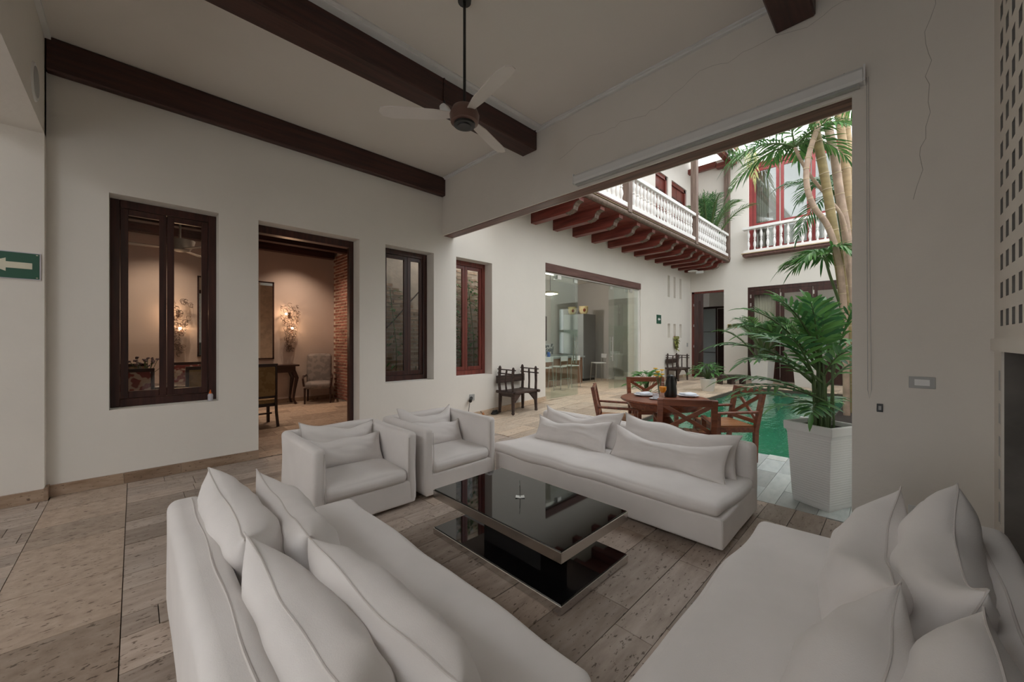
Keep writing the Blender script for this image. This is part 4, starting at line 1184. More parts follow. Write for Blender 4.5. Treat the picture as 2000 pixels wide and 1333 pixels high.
# ------------------------------------------------------------------ kitchen
kz = 0.12
bc = thing('breakfast_bar', 'brown breakfast bar with patterned tile front panel behind the stools', 'counter', (9.45, 7.62, kz))
MB().box((-1.35, -0.22, 0), (1.15, 0.22, 0.84)).build('body', BROWNCAB, bc)
MB().box((-1.40, -0.30, 0.84), (1.20, 0.30, 0.89)).build('worktop', PALECAB, bc, bevel=0.005)
kc = thing('kitchen_counter', 'kitchen counter with patterned tile splashback along the back wall', 'counter', (9.3, KY1 - 0.35, kz))
MB().box((-2.9, -0.28, 0), (1.60, 0.34, 0.86)).build('cabinet', GREYCAB, kc)
MB().box((-2.92, -0.32, 0.86), (1.62, 0.34, 0.90)).build('worktop', PALECAB, kc)
for k in range(16):
    MB().box((-2.9 + k * 0.282, 0.325, 0.905), (-2.9 + k * 0.282 + 0.277, 0.345, 1.28)).build('tile', TILEPAT, kc)
uc = thing('wall_cabinet', 'dark wall cabinet and niche above the kitchen splashback', 'cabinet', (9.0, KY1 - 0.2, 0))
MB().box((-2.6, -0.16, 1.50), (1.1, 0.195, 2.35)).build('body', GREYCAB, uc)
for k in range(4):
    MB().box((-2.59 + k * 0.925, -0.18, 1.51), (-2.59 + k * 0.925 + 0.915, -0.161, 2.34)).build('door', DARKWOOD, uc)
fg = thing('tall_cabinet', 'tall grey kitchen cabinet with pots on top', 'cabinet', (11.36, 7.98, kz))
MB().box((-0.36, -0.36, 0.08), (0.36, 0.50, 2.32)).build('body', GREYCAB, fg, bevel=0.004, seg=1)
MB().box((-0.385, -0.35, 0.09), (-0.361, 0.06, 2.31)).build('door', PALECAB, fg)
MB().box((-0.385, 0.07, 0.09), (-0.361, 0.49, 2.31)).build('door', PALECAB, fg)
MB().box((-0.34, -0.33, 0), (0.34, 0.45, 0.08)).build('plinth', BLACKPLASTIC, fg)
for lab, y in (('round cream pot on the edge of the tall cabinet', 7.74), ('round cream pot further back on the tall cabinet', 8.22)):
    pt = thing('cream_pot', lab, 'pot', (11.16, y, kz + 2.321), 0, 'pots on the tall cabinet')
    MB().lathe([(0.09, 0), (0.14, 0.06), (0.16, 0.16), (0.15, 0.24), (0.16, 0.27), (0.13, 0.27), (0.12, 0.2)], 18).build('body', CREAMPOT, pt, True)
    MB().ball((-0.10, -0.10, 0.13), (0.05, 0.05, 0.06), 10, 6).build('motif', plain('dark_red_motif', (0.22, 0.05, 0.02), 0.6) if y < 8 else bpy.data.materials['dark_red_motif'], pt, True)
def stool(label, x, y, rz):
    t = thing('bar_stool', label, 'stool', (x, y, kz), rz, 'white bar stools')
    MB().box((-0.19, -0.18, 0.62), (0.19, 0.20, 0.65)).build('seat', WHITEPLASTIC, t, bevel=0.012)
    MB().box((-0.19, -0.215, 0.80), (0.19, -0.19, 0.94)).build('backrest', WHITEPLASTIC, t, bevel=0.01)
    for sx in (-1, 1):
        MB().tube([(sx * 0.18, -0.205, 0.93), (sx * 0.18, -0.19, 0.62), (sx * 0.20, -0.22, 0.0)], 0.012, 7).build('leg', STEEL, t, True)
        MB().tube([(sx * 0.18, 0.18, 0.63), (sx * 0.20, 0.22, 0.0)], 0.012, 7).build('leg', STEEL, t, True)
    MB().tube([(-0.19, 0.205, 0.22), (0.19, 0.205, 0.22)], 0.009, 6).build('footrest', STEEL, t)
stool('white bar stool at the breakfast bar, nearest the bench', 8.05, 6.92, 0)
stool('white bar stool second along the breakfast bar', 8.75, 6.95, R(5))
stool('white bar stool third along the breakfast bar', 9.42, 7.0, R(-6))
stool('white bar stool standing alone beside the tall cabinet', 11.35, 7.25, R(60))
pl_ = thing('pendant_lamp', 'flat cream pendant lamp hanging in the kitchen', 'lamp', (9.05, 7.5, 3.7))
MB().tube([(0, 0, 0), (0, 0, -0.68)], 0.008, 6).build('cord', BLACKPLASTIC, pl_)
MB().lathe([(0.05, -0.80), (0.24, -0.76), (0.26, -0.70), (0.05, -0.67)], 20).build('shade', plain('cream_lamp_shade', (0.62, 0.55, 0.38), 0.5), pl_, True)
fb = thing('fruit_bowl', 'bowl of green and yellow fruit on the breakfast bar', 'bowl', (8.55, 7.6, kz + 0.891))
MB().lathe([(0.06, 0), (0.13, 0.05), (0.16, 0.09), (0.15, 0.09), (0.05, 0.02)], 16).build('bowl', PORCELAIN, fb, True)
for k, (dx, dy, dz, m_) in enumerate(((0.055, 0.02, 0.06, YELLOWF), (-0.045, 0.04, 0.06, LEAF), (0.0, -0.055, 0.06, LEAF), (0.0, 0.0, 0.125, YELLOWF))):
    tag(MB().ball((8.55 + dx, 7.6 + dy, kz + 0.93 + dz), 0.044, 10, 7).build('fruit', m_, None, True), ('yellow fruit low in the bowl on the breakfast bar', 'green fruit in the bowl on the breakfast bar', 'green fruit in the bowl on the breakfast bar', 'yellow fruit on top of the bowl on the breakfast bar')[k], 'fruit', 'fruit in the kitchen bowl')
tag(MB().lathe([(0.05, 0), (0.055, 0.10), (0.04, 0.13), (0.04, 0.15)], 12).build('blue_jar', plain('blue_glaze', (0.03, 0.12, 0.42), 0.2), None, True, loc=(9.1, 7.6, kz + 0.891)), 'small blue jar on the breakfast bar', 'jar')
ld = bpy.data.lights.new('kitchen_pendant_bulb', 'POINT'); ld.energy = 55; ld.color = (1, 0.93, 0.84); ld.shadow_soft_size = 0.12
lo = bpy.data.objects.new('lamp', ld); C.objects.link(lo); lo.parent = pl_; lo.location = (0, 0, -0.86)

# ------------------------------------------------------------------ courtyard: pool
po = thing('swimming_pool', 'green swimming pool sunk into the courtyard floor', 'pool', (0, 0, 0))
MB().box((POOL[0] + 0.003, POOL[2] + 0.003, -0.45), (POOL[1] - 0.003, POOL[3] - 0.003, 0.035)).build('water', WATER, po)

# ------------------------------------------------------------------ balcony with joists and balusters
BY = 4.40
bal = thing('balcony', 'wooden balcony on red joists with white turned balusters along the wall', 'balcony', (0, 0, 0))
prof = [(YL, 4.115), (4.80, 4.115), (4.78, 4.13), (4.70, 4.135), (4.62, 4.175), (4.60, 4.24), (4.55, 4.29), (4.46, 4.31), (4.45, 4.375), (YL, 4.375)]
j0 = MB().prism([(0.0, y, z) for y, z in prof], (0, 0, 0), (0.165, 0, 0)).build('joist', JOIST, bal)
cap = [(4.80, 4.112), (4.777, 4.127), (4.697, 4.132), (4.615, 4.172), (4.595, 4.238), (4.548, 4.286), (4.455, 4.307)]
capo = [(y - 0.010, z - 0.012) for y, z in cap]
c0 = MB().prism([(0.006, y, z) for y, z in cap] + [(0.006, y, z) for y, z in reversed(capo)], (0, 0, 0), (0.153, 0, 0)).build('corbel_face', GREYWOOD, j0)
jx = [5.50, 6.27, 7.04, 7.81, 8.65, 9.46, 10.22, 10.97, 11.68, 12.40, 13.04, 13.70, 14.32, 14.92]
j0.location = (jx[0], 0, 0)
for x in jx[1:]:
    j = inst(j0, bal, (x, 0, 0))
    inst(c0, j, (0, 0, 0))
for k in range(7):
    MB().box((5.0, 4.42 + k * 0.19, 4.375), (XC - 0.001, 4.605 + k * 0.19, 4.41)).build('floor_board', JOIST, bal)
MB().tube([(5.0, 4.40, 4.44), (XC - 0.002, 4.40, 4.44)], 0.062, 10).build('round_moulding', GREYWOOD, bal, True)
MB().box((5.0, 4.345, 4.50), (XC - 0.002, 4.46, 4.518)).build('fillet', plain('pale_gilt_moulding', (0.50, 0.38, 0.24), 0.6), bal)
MB().box((5.0, 4.325, 4.518), (XC - 0.002, 4.46, 4.55)).build('moulding', LINTEL, bal)
MB().box((5.0, 4.34, 4.55), (XC - 0.002, 4.46, 4.66)).build('base_rail', WHITEPAINT, bal, bevel=0.006, seg=1)
MB().box((5.0, 4.325, 5.29), (XC - 0.002, 4.475, 5.38)).build('top_rail', WHITEPAINT, bal, bevel=0.012)
bprof = [(0.030, 0.0), (0.030, 0.03), (0.020, 0.045), (0.030, 0.09), (0.046, 0.15), (0.040, 0.21), (0.022, 0.28), (0.020, 0.295), (0.033, 0.305), (0.033, 0.325), (0.020, 0.335), (0.022, 0.35), (0.040, 0.42), (0.046, 0.48), (0.030, 0.54), (0.020, 0.585), (0.030, 0.60), (0.030, 0.63)]
b0 = MB().lathe(bprof, 10).build('baluster', WHITEPAINT, bal, True, loc=(6.5, BY, 4.66))
posts = [8.08, 12.20, 15.36]
x = 6.69
while x < 15.3:
    if all(abs(x - p) > 0.11 for p in posts):
        inst(b0, bal, (x, BY, 4.66))
    x += 0.187
for p in posts:
    MB().box((p - 0.085, BY - 0.085, 4.45), (p + 0.085, BY + 0.085, 7.86)).build('post', GREYWOOD, bal, bevel=0.006, seg=1)
    MB().box((p - 0.10, BY - 0.30, 7.86), (p + 0.10, BY + 0.35, 8.05)).build('bracket', JOIST, bal, bevel=0.03)
MB().box((5.0, BY - 0.08, 8.05), (XC - 0.002, BY + 0.08, 8.22)).build('eave_beam', JOIST, bal)
MB().box((XC - 0.24, BY + 0.36, 7.95), (XC - 0.08, YL - 0.002, 8.13)).build('tie_beam', JOIST, bal)
MB().box((posts[1] - 0.08, BY + 0.36, 7.95), (posts[1] + 0.08, YL - 0.002, 8.13)).build('tie_beam', JOIST, bal)
rf = MB().add([(5.0, BY - 0.30, 8.23), (XC, BY - 0.30, 8.23), (XC, YL, 8.8), (5.0, YL, 8.8), (5.0, BY - 0.30, 8.31), (XC, BY - 0.30, 8.31), (XC, YL, 8.9), (5.0, YL, 8.9)], [(3, 2, 1, 0), (4, 5, 6, 7), (0, 1, 5, 4), (1, 2, 6, 5), (2, 3, 7, 6), (3, 0, 4, 7)]).build('roof_deck', WHITEPAINT, bal)
rt0 = MB().tube([(0, -0.05, 0), (0, 0.35, 0.15)], [0.09, 0.08], 8).build('roof_tile', TERRA, bal, True, loc=(12.0, BY - 0.30, 8.36))
for k in range(1, 16):
    inst(rt0, bal, (12.0 + k * 0.22, BY - 0.30, 8.36))

# upper balustrade on the far wall
ub = thing('window_balustrade', 'white turned balustrade on a brown ledge below the red window', 'balustrade', (0, 0, 0))
MB().box((15.16, 0.95, 4.44), (XC - 0.001, 3.86, 4.53)).build('ledge', LINTEL, ub, bevel=0.02)
MB().box((15.12, 0.92, 4.53), (XC - 0.001, 3.89, 4.56)).build('fillet', bpy.data.materials['pale_gilt_moulding'], ub)
MB().box((15.20, 0.95, 4.56), (15.36, 3.84, 4.66)).build('base_rail', WHITEPAINT, ub)
MB().box((15.18, 0.93, 5.38), (15.38, 3.87, 5.47)).build('top_rail', WHITEPAINT, ub, bevel=0.01)
b1 = MB().lathe([(r * 1.05, z * 0.72 / 0.63) for r, z in bprof], 10).build('baluster', WHITEPAINT, ub, True, loc=(15.28, 3.70, 4.66))
for k in range(1, 15):
    inst(b1, ub, (15.28, 3.70 - k * 0.19, 4.66))

# ------------------------------------------------------------------ rustic benches
def bench(label, loc, rz):
    t = thing('rustic_bench', label, 'bench', loc, rz, 'rustic railed benches')
    MB().box((-0.40, -0.24, 0.405), (0.40, 0.22, 0.45)).build('seat', RUSTIC, t, bevel=0.01)
    for s in (-1, 1):
        MB().tube([(s * 0.34, -0.29, 0.428), (s * 0.34, 0.26, 0.428)], 0.030, 7).build('seat_rail', RUSTIC, t)
        for y in (-0.19, 0.17):
            MB().tube([(s * 0.325, y, 0.41), (s * 0.33, y * 1.03, 0.2), (s * 0.335, y * 1.06, 0.035)], [0.042, 0.034, 0.028], 7).build('leg', RUSTIC, t)
            MB().ball((s * 0.335, y * 1.06, 0.034), (0.034, 0.034, 0.034), 8, 6).build('foot', RUSTIC, t, True)
        MB().prism([(s * 0.32, -0.22, 0.40), (s * 0.12, -0.22, 0.40), (s * 0.29, -0.22, 0.24)], (0, 0, 0), (0, 0.04, 0)).build('bracket', RUSTIC, t)
        MB().prism([(s * 0.32, -0.16, 0.40), (s * 0.32, 0.14, 0.40), (s * 0.32, 0.14, 0.35), (s * 0.32, -0.16, 0.35)], (0, 0, 0), (0.03 * s, 0, 0)).build('apron', RUSTIC, t)
        for k, y in enumerate((-0.20, -0.01, 0.18)):
            h = (0.93, 0.88, 0.95)[k]
            w = (0.028, 0.02, 0.03)[k]
            MB().tube([(s * 0.325, y, 0.44), (s * 0.345, y + 0.01, 0.62), (s * 0.335, y + 0.005, 0.78), (s * 0.325, y, h - 0.03), (s * 0.325, y, h)], [w, w * 0.95, w * 1.05, w, w * 0.4], 7).build('post', RUSTIC, t)
        for z in (0.80, 0.88):
            MB().tube([(s * 0.332, -0.27, z - 0.008), (s * 0.332, 0.24, z)], 0.013, 6).build('rail', RUSTIC, t)
    MB().box((-0.40, 0.185, 0.60), (0.40, 0.222, 0.75)).build('backrest', RUSTIC, t, bevel=0.008)
    return t
bench('rustic dark wooden bench with railed sides between window and glass doors', (5.57, 5.47, ground(5.5)), 0)
bench('rustic dark wooden bench with railed sides under the six wall niches', (13.55, 5.47, 0.12), R(-4))

# low rustic trough by the far wall
tr_ = thing('wooden_trough', 'low rustic dark wooden trough table by the far doorway', 'trough', (13.60, 3.78, 0.12), R(-45))
MB().box((-0.38, -0.16, 0.15), (0.38, 0.16, 0.30)).build('body', RUSTIC, tr_, bevel=0.03)
MB().box((-0.42, -0.12, 0.18), (-0.38, 0.12, 0.24)).box((0.38, -0.12, 0.18), (0.42, 0.12, 0.24)).build('handle', RUSTIC, tr_)
for x_, w in ((-0.36, 0.03), (0.36, 0.03), (0.0, 0.06)):
    MB().box((x_ - w, -0.13, 0), (x_ + w, 0.13, 0.16)).build('leg', RUSTIC, tr_)

# ------------------------------------------------------------------ round table and crossed-back chairs
TZ = ground(4.72)
TC = (4.84, 2.12)
rtb = thing('round_table', 'round carved red wood table set for breakfast by the pool', 'table', (*TC, TZ))
MB().lathe([(0.50, 0.715), (0.53, 0.722), (0.54, 0.735), (0.53, 0.75), (0.50, 0.752)], 40).build('table_top', TEAK, rtb, True)
MB().lathe([(0.36, 0.625), (0.42, 0.635), (0.45, 0.67), (0.46, 0.714)], 32).build('apron', TEAK, rtb, True)
MB().lathe([(0.14, 0.12), (0.10, 0.16), (0.07, 0.22), (0.12, 0.30), (0.15, 0.38), (0.11, 0.46), (0.07, 0.52), (0.10, 0.56), (0.13, 0.63)], 20).build('pedestal', TEAK, rtb, True)
for k in range(4):
    a = k * R(90) + R(20)
    c, s = math.cos(a), math.sin(a)
    MB().tube([(c * 0.08, s * 0.08, 0.22), (c * 0.16, s * 0.16, 0.17), (c * 0.24, s * 0.24, 0.06), (c * 0.29, s * 0.29, 0.024)], [0.045, 0.045, 0.035, 0.024], 8).build('foot', TEAK, rtb, True)
def xchair(label, loc, rz):
    t = thing('garden_chair', label, 'chair', loc, rz, 'crossed-back chairs round the table')
    W, H = 0.27, 0.86
    def back(z):                                   # the back leans
        return -0.235 - max(0, z - 0.40) * 0.20
    for s in (-1, 1):
        MB().bar((s * W, -0.22, 0.0), (s * W, -0.235, 0.42), 0.05, 0.045, (0, 1, 0)).bar((s * W, back(0.40), 0.40), (s * W, back(H), H), 0.055, 0.045, (0, 1, 0)).build('leg', TEAK, t)
        MB().bar((s * W, 0.225, 0.0), (s * W, 0.225, 0.575), 0.05, 0.045, (0, 1, 0)).build('leg', TEAK, t)
        MB().bar((s * W, back(0.60), 0.60), (s * W, 0.26, 0.585), 0.055, 0.028).build('arm', TEAK, t, bevel=0.006, seg=1)
        MB().bar((s * W, -0.21, 0.39), (s * W, 0.21, 0.39), 0.028, 0.06).build('side_rail', TEAK, t)
        MB().bar((s * (W - 0.02), back(0.50), 0.50), (-s * (W - 0.02), back(0.80), 0.80), 0.042, 0.02, (0, 1, 0)).build('cross_brace', TEAK, t)
    MB().bar((-W, back(0.825), 0.825), (W, back(0.825), 0.825), 0.035, 0.075).build('top_rail', TEAK, t, bevel=0.005, seg=1)
    MB().bar((-W, back(0.48), 0.48), (W, back(0.48), 0.48), 0.03, 0.045).build('back_rail', TEAK, t)
    MB().bar((-W, 0.225, 0.39), (W, 0.225, 0.39), 0.028, 0.06).build('front_rail', TEAK, t)
    for k in range(7):
        xx = -0.225 + k * 0.075
        MB().box((xx - 0.033, -0.22, 0.415), (xx + 0.033, 0.245, 0.435)).build('seat_slat', TEAKSLAT, t)
    return t
def face(px_, py_, dx, dy):
    return (px_, py_, ground(px_)), math.atan2(dy, dx) - R(90)
def chair_at(label, bx, by, dx, dy):
    """bx,by: middle of the top of the back; dx,dy: where the chair faces"""
    n = math.hypot(dx, dy)
    dx, dy = dx / n, dy / n
    l, r = face(bx + dx * 0.325, by + dy * 0.325, dx, dy)
    return xchair(label, l, r)
chair_at('crossed-back wooden armchair between the round table and the sofa', 4.225, 1.60, 0.87, 0.50)
chair_at('crossed-back wooden armchair at the pool edge of the round table', 5.56, 1.34, -0.72, 0.69)
chair_at('crossed-back wooden armchair seen edge-on, window side of the round table', 4.60, 3.02, 0.50, -0.86)
chair_at('crossed-back wooden armchair across the round table by the leafy plant', 5.86, 2.88, -0.707, -0.707)
def on_table(x, y):
    return (x, y, TZ + 0.7525)
def set_plate(label, x, y, lab2):
    t = thing('breakfast_plate', label, 'plate', on_table(x, y), 0, 'plates on the round table')
    MB().lathe([(0.08, 0), (0.13, 0.014), (0.135, 0.02), (0.125, 0.019), (0.075, 0.008)], 24).build('plate', PORCELAIN, t, True)
    n = softbox((0, 0, 0), (0.19, 0.12, 0.022), 0.009, n=6, wav=0.012, wfreq=14, seed=x).build('napkin', NAPKIN, None, True, loc=(x, y, TZ + 0.7525 + 0.034), rot=(0, 0, R(-30)))
    tag(n, lab2, 'napkin', 'napkins on the round table')
set_plate('white plate with napkin at the window side of the round table', 4.84, 2.39, 'folded white napkin on the plate at the window side')
set_plate('white plate with napkin behind the black carafe', 5.18, 1.95, 'folded white napkin on the plate by the carafe')
cu = thing('coffee_cup', 'white cup and saucer on the round table', 'cup', on_table(4.64, 2.14))
MB().lathe([(0.04, 0), (0.075, 0.008), (0.078, 0.013), (0.03, 0.006)], 20).build('saucer', PORCELAIN, cu, True)
MB().lathe([(0.028, 0.008), (0.036, 0.02), (0.038, 0.07), (0.035, 0.07), (0.033, 0.025), (0.01, 0.02)], 18).build('cup', PORCELAIN, cu, True)
MB().tube([(0.036, 0, 0.055), (0.06, 0, 0.05), (0.058, 0, 0.03), (0.036, 0, 0.025)], 0.005, 6).build('handle', PORCELAIN, cu, True)
jg = thing('juice_glass', 'stemmed glass of orange juice on the round table', 'glass', on_table(4.78, 2.11))
MB().lathe([(0.036, 0), (0.035, 0.004), (0.006, 0.012), (0.006, 0.055), (0.03, 0.075), (0.046, 0.11), (0.047, 0.15), (0.038, 0.205)], 18).build('glass', CLEAR, jg, True)
MB().lathe([(0.008, 0.070), (0.028, 0.078), (0.0435, 0.11), (0.0445, 0.148)], 18).build('juice', JUICE, jg, True)
cf = thing('thermal_carafe', 'tall black thermal carafe on the round table', 'carafe', on_table(4.99, 2.10))
MB().lathe([(0.072, 0), (0.078, 0.02), (0.076, 0.10), (0.062, 0.19), (0.05, 0.235), (0.052, 0.25), (0.045, 0.275), (0.02, 0.29)], 22).build('body', BLACKPLASTIC, cf, True)
MB().tube([(0.046, -0.01, 0.27), (0.082, -0.025, 0.25), (0.10, -0.03, 0.18), (0.085, -0.025, 0.10), (0.074, -0.02, 0.08)], 0.011, 8).build('handle', BLACKPLASTIC, cf, True)
MB().prism([(-0.035, -0.015, 0.24), (-0.07, 0.0, 0.262), (-0.035, 0.015, 0.24)], (0, 0, 0), (0, 0, 0.02)).build('spout', BLACKPLASTIC, cf)
fv = thing('bud_vase', 'small glass vase of yellow flowers on the round table', 'vase', on_table(4.98, 2.25))
MB().lathe([(0.025, 0), (0.03, 0.02), (0.022, 0.10), (0.026, 0.13)], 12).build('vase', CLEAR, fv, True)
for k in range(7):
    a = k * 2.4
    p = (0.045 * math.cos(a), 0.045 * math.sin(a), 0.25 + 0.018 * k)
    st = MB().tube([(0, 0, 0.01), (p[0] * 0.3, p[1] * 0.3, 0.14), p], 0.003, 5).build('stem', STALK, fv)
    f = MB()
    for q in range(7):
        b = q * 0.9
        f.ball((p[0] + 0.018 * math.cos(b), p[1] + 0.018 * math.sin(b), p[2] + 0.004), (0.012, 0.012, 0.007), 6, 4)
    f.ball(p, 0.012, 6, 4)
    f.build('blossom', YELLOWF, st)

# ------------------------------------------------------------------ plants
def leaflet(mb, b, d, up, L, W, droop):
    """folded lance-shaped leaflet from b along d"""
    d = d.normalized()
    side = d.cross(up)
    if side.length < 1e-4:
        side = Vector((1, 0, 0))
    side.normalize()
    nrm = side.cross(d)
    vs = [b]
    for s, w in ((0.22, 0.75), (0.55, 1.0), (0.82, 0.62)):
        c = b + d * (L * s) + Vector((0, 0, -droop * L * s * s))
        vs += [c - side * (W / 2 * w) + nrm * (W * 0.18 * w), c, c + side * (W / 2 * w) + nrm * (W * 0.18 * w)]
    vs.append(b + d * L + Vector((0, 0, -droop * L)))
    mb.add(vs, [(0, 2, 1), (0, 3, 2), (1, 2, 5, 4), (2, 3, 6, 5), (4, 5, 8, 7), (5, 6, 9, 8), (7, 8, 10), (8, 9, 10)])

def frond(name, base, az, elev, L, droop, n, ll, lw, mat, parent, rnd, spread=0.9, start=0.2, ldroop=0.25, flat=0.0):
    base = Vector(base)
    h = Vector((math.cos(az), math.sin(az), 0))
    d0 = h * math.cos(elev) + Vector((0, 0, math.sin(elev)))
    def P(s):
        return base + d0 * (L * s) + Vector((0, 0, -droop * L * s ** 2.2)) + h * (0.12 * droop * L * s * s)
    mb = MB()
    side0 = Vector((0, 0, 1)).cross(h).normalized()
    for i in range(n):
        s = start + (1 - start) * (i + 0.5) / n
        p = P(s)
        tan = (P(min(1, s + 0.03)) - P(s - 0.03)).normalized()
        up = side0.cross(tan).normalized() * -1
        prof_ = math.sin(math.pi * (0.18 + 0.74 * (i + 0.5) / n))
        for sg in (-1, 1):
            dr = (tan * (0.55 + 0.35 * s) + side0 * sg * spread * (1 - 0.35 * s) + up * (0.22 - flat) + Vector((rnd.uniform(-1, 1), rnd.uniform(-1, 1), rnd.uniform(-1, 1))) * 0.07)
            leaflet(mb, p, dr, up if up.z > 0 else -up, ll * prof_ * rnd.uniform(0.88, 1.1), lw * (0.6 + 0.4 * prof_), ldroop * rnd.uniform(0.6, 1.4))
    leaflet(mb, P(0.97), P(1.0) - P(0.95), Vector((0, 0, 1)), ll * 0.7, lw, ldroop)
    f = mb.build(name, mat, parent)
    for q in f.data.polygons:
        q.use_smooth = True
    MB().tube([P(k / 8) for k in range(9)], [0.011 * (1.25 - k / 8) * max(0.6, L) for k in range(9)], 5).build('rachis', STALK, f, True)
    return f

def square_planter(label, loc, rz, b, t_, h, group=None):
    """tapered ribbed square pot: base width b, rim width t_, height h"""
    t = thing('square_planter', label, 'planter', loc, rz, group)
    q = math.sqrt(2) / 2
    pr = [(b * q * 0.97, 0.0), (b * q, 0.02)]
    n = int(h * 0.84 / 0.022)
    for k in range(n):
        z = 0.05 + k * (h * 0.88 - 0.05) / n
        w = b + (t_ * 0.93 - b) * z / h
        pr += [(w * q, z), (w * q + 0.003, z + 0.009)]
    pr += [(t_ * 0.94 * q, h * 0.89), (t_ * q, h * 0.90), (t_ * q * 1.01, h * 0.99), (t_ * q, h), (t_ * q * 0.90, h), (t_ * q * 0.86, h * 0.9)]
    MB().lathe(pr, 4, sq=True).build('pot', WHITEPLASTIC, t)
    w = t_ * q * 0.885
    MB().lathe([(w * 0.98, h * 0.92), (w, h * 0.945)], 4, sq=True).build('soil', SOIL, t)
    return t
NP = (4.50, 0.50)
square_planter('white ribbed square planter beside the pier at the pool paving', (*NP, ground(4.4)), R(-25), 0.31, 0.41, 0.745)
np_ = thing('broadleaf_palm', 'broad-leafed green palm growing in the near white planter', 'palm', (*NP, ground(4.4) + 0.70))
rn = random.Random(21)
specs = [  # azimuth (deg), elevation, length, droop, height of the bare stem
    (135, 55, 1.15, .42, .52), (120, 42, 1.2, .36, .42), (150, 40, 1.1, .40, .38), (110, 60, 1.1, .34, .58), (160, 60, .9, .4, .46), (142, 26, .95, .30, .26), (104, 30, .95, .36, .28), (128, 68, 1.0, .3, .62),
    (60, 80, .9, .2, .55), (0, 76, .85, .25, .58), (205, 76, .6, .3, .62), (300, 80, .85, .2, .5), (90, 72, 1.0, .26, .6), (170, 76, .8, .3, .66), (30, 66, 1.0, .3, .62),
    (20, 50, 1.0, .4, .5), (-30, 50, .9, .4, .5), (45, 36, 1.0, .36, .4), (330, 42, .9, .4, .4), (72, 48, 1.1, .38, .5), (240, 66, .55, .5, .5),
    (182, 24, .55, .4, .2), (84, 20, .8, .3, .2), (5, 25, .7, .4, .18), (50, 15, .7, .3, .12)]
for k, (az, el, L, dr, st) in enumerate(specs):
    a = rn.uniform(0, 6.28)
    r = rn.uniform(0.0, 0.09)
    b = Vector((r * math.cos(a), r * math.sin(a), -0.02))
    azr = R(az)
    tip = b + Vector((math.cos(azr) * 0.05 * st, math.sin(azr) * 0.05 * st, st))
    f = frond('frond', tip, azr, R(el), L * 0.95, dr, 11, 0.27, 0.038, PALMB, np_, rn, 0.95, 0.16, 0.3)
    MB().tube([b, (b + tip) / 2 + Vector((0.01, 0, 0)), tip], 0.009, 6).build('stem', STALK, f)
def broad_leaf(mb, b, az, el, L, W, droop):
    h = Vector((math.cos(az), math.sin(az), 0))
    d = h * math.cos(el) + Vector((0, 0, math.sin(el)))
    leaflet(mb, Vector(b), d, Vector((0, 0, 1)), L, W, droop)
# trailing leaves between planter and pier
tp = thing('trailing_plant', 'dark trailing plant in the gap between planter and pier', 'plant', (4.66, 0.16, ground(4.6)))
MB().lathe([(0.06, 0), (0.08, 0.12), (0.07, 0.12)], 12).build('pot', BLACKPLASTIC, tp)
for k in range(10):
    m = MB()
    z = 0.10 + 0.05 * k
    a = k * 2.1
    p = (0.03 * math.cos(a), 0.03 * math.sin(a), z)
    broad_leaf(m, p, a, R(20), 0.15, 0.07, 0.5)
    f = m.build('leaf', PALMD, tp)
    MB().tube([(0, 0, 0.08), p], 0.004, 5).build('stalk', STALK, f)

# far planters and feathery palms by the folding doors
for k, (lab, x, y) in enumerate((('white square planter near the wooden trough', 14.50, 3.12), ('white square planter in front of the middle folding doors', 14.35, 1.95))):
    square_planter(lab, (x, y, 0.12), R(-10), 0.44, 0.58, 0.85, 'far white planters')
    t = thing('feather_palm', ('feathery areca palm in the planter near the trough', 'feathery areca palm in the planter by the folding doors')[k], 'palm', (x, y, 0.12 + 0.79), 0, 'feathery palms by the far wall')
    rn2 = random.Random(31 + k)
    for q in range(15):
        az = q * 2.4 + rn2.uniform(-0.2, 0.2)
        el = R(rn2.uniform(56, 80))
        frond('frond', (rn2.uniform(-0.12, 0.12), rn2.uniform(-0.12, 0.12), 0), az, el, rn2.uniform(2.1, 2.8), rn2.uniform(0.38, 0.6), 26, 0.42, 0.028, PALMD if q % 3 else PALM, t, rn2, 0.8, 0.3, 0.3)
# balcony palm
bp_ = thing('balcony_palm', 'potted feathery palm on the balcony behind the white rail', 'palm', (14.50, 4.78, 4.411))
MB().lathe([(0.15, 0), (0.20, 0.32), (0.21, 0.34), (0.18, 0.33)], 16).build('pot', TERRA, bp_, True)
MB().lathe([(0.175, 0.28), (0.18, 0.30)], 14).build('soil', SOIL, bp_)
rn3 = random.Random(77)
for q in range(20):
    az = q * 2.4
    towall = math.sin(az) > 0.2 or math.cos(az) > 0.45
    frond('frond', (rn3.uniform(-0.06, 0.06), rn3.uniform(-0.06, 0.06), 0.30), az, R(rn3.uniform(80, 86) if towall else rn3.uniform(58, 82)), rn3.uniform(2.2, 2.6) if towall else rn3.uniform(2.7, 3.3), 0.15 if towall else rn3.uniform(0.35, 0.5), 20, 0.42, 0.028, PALM if q % 2 else PALMD, bp_, rn3, 0.8, 0.3, 0.35)

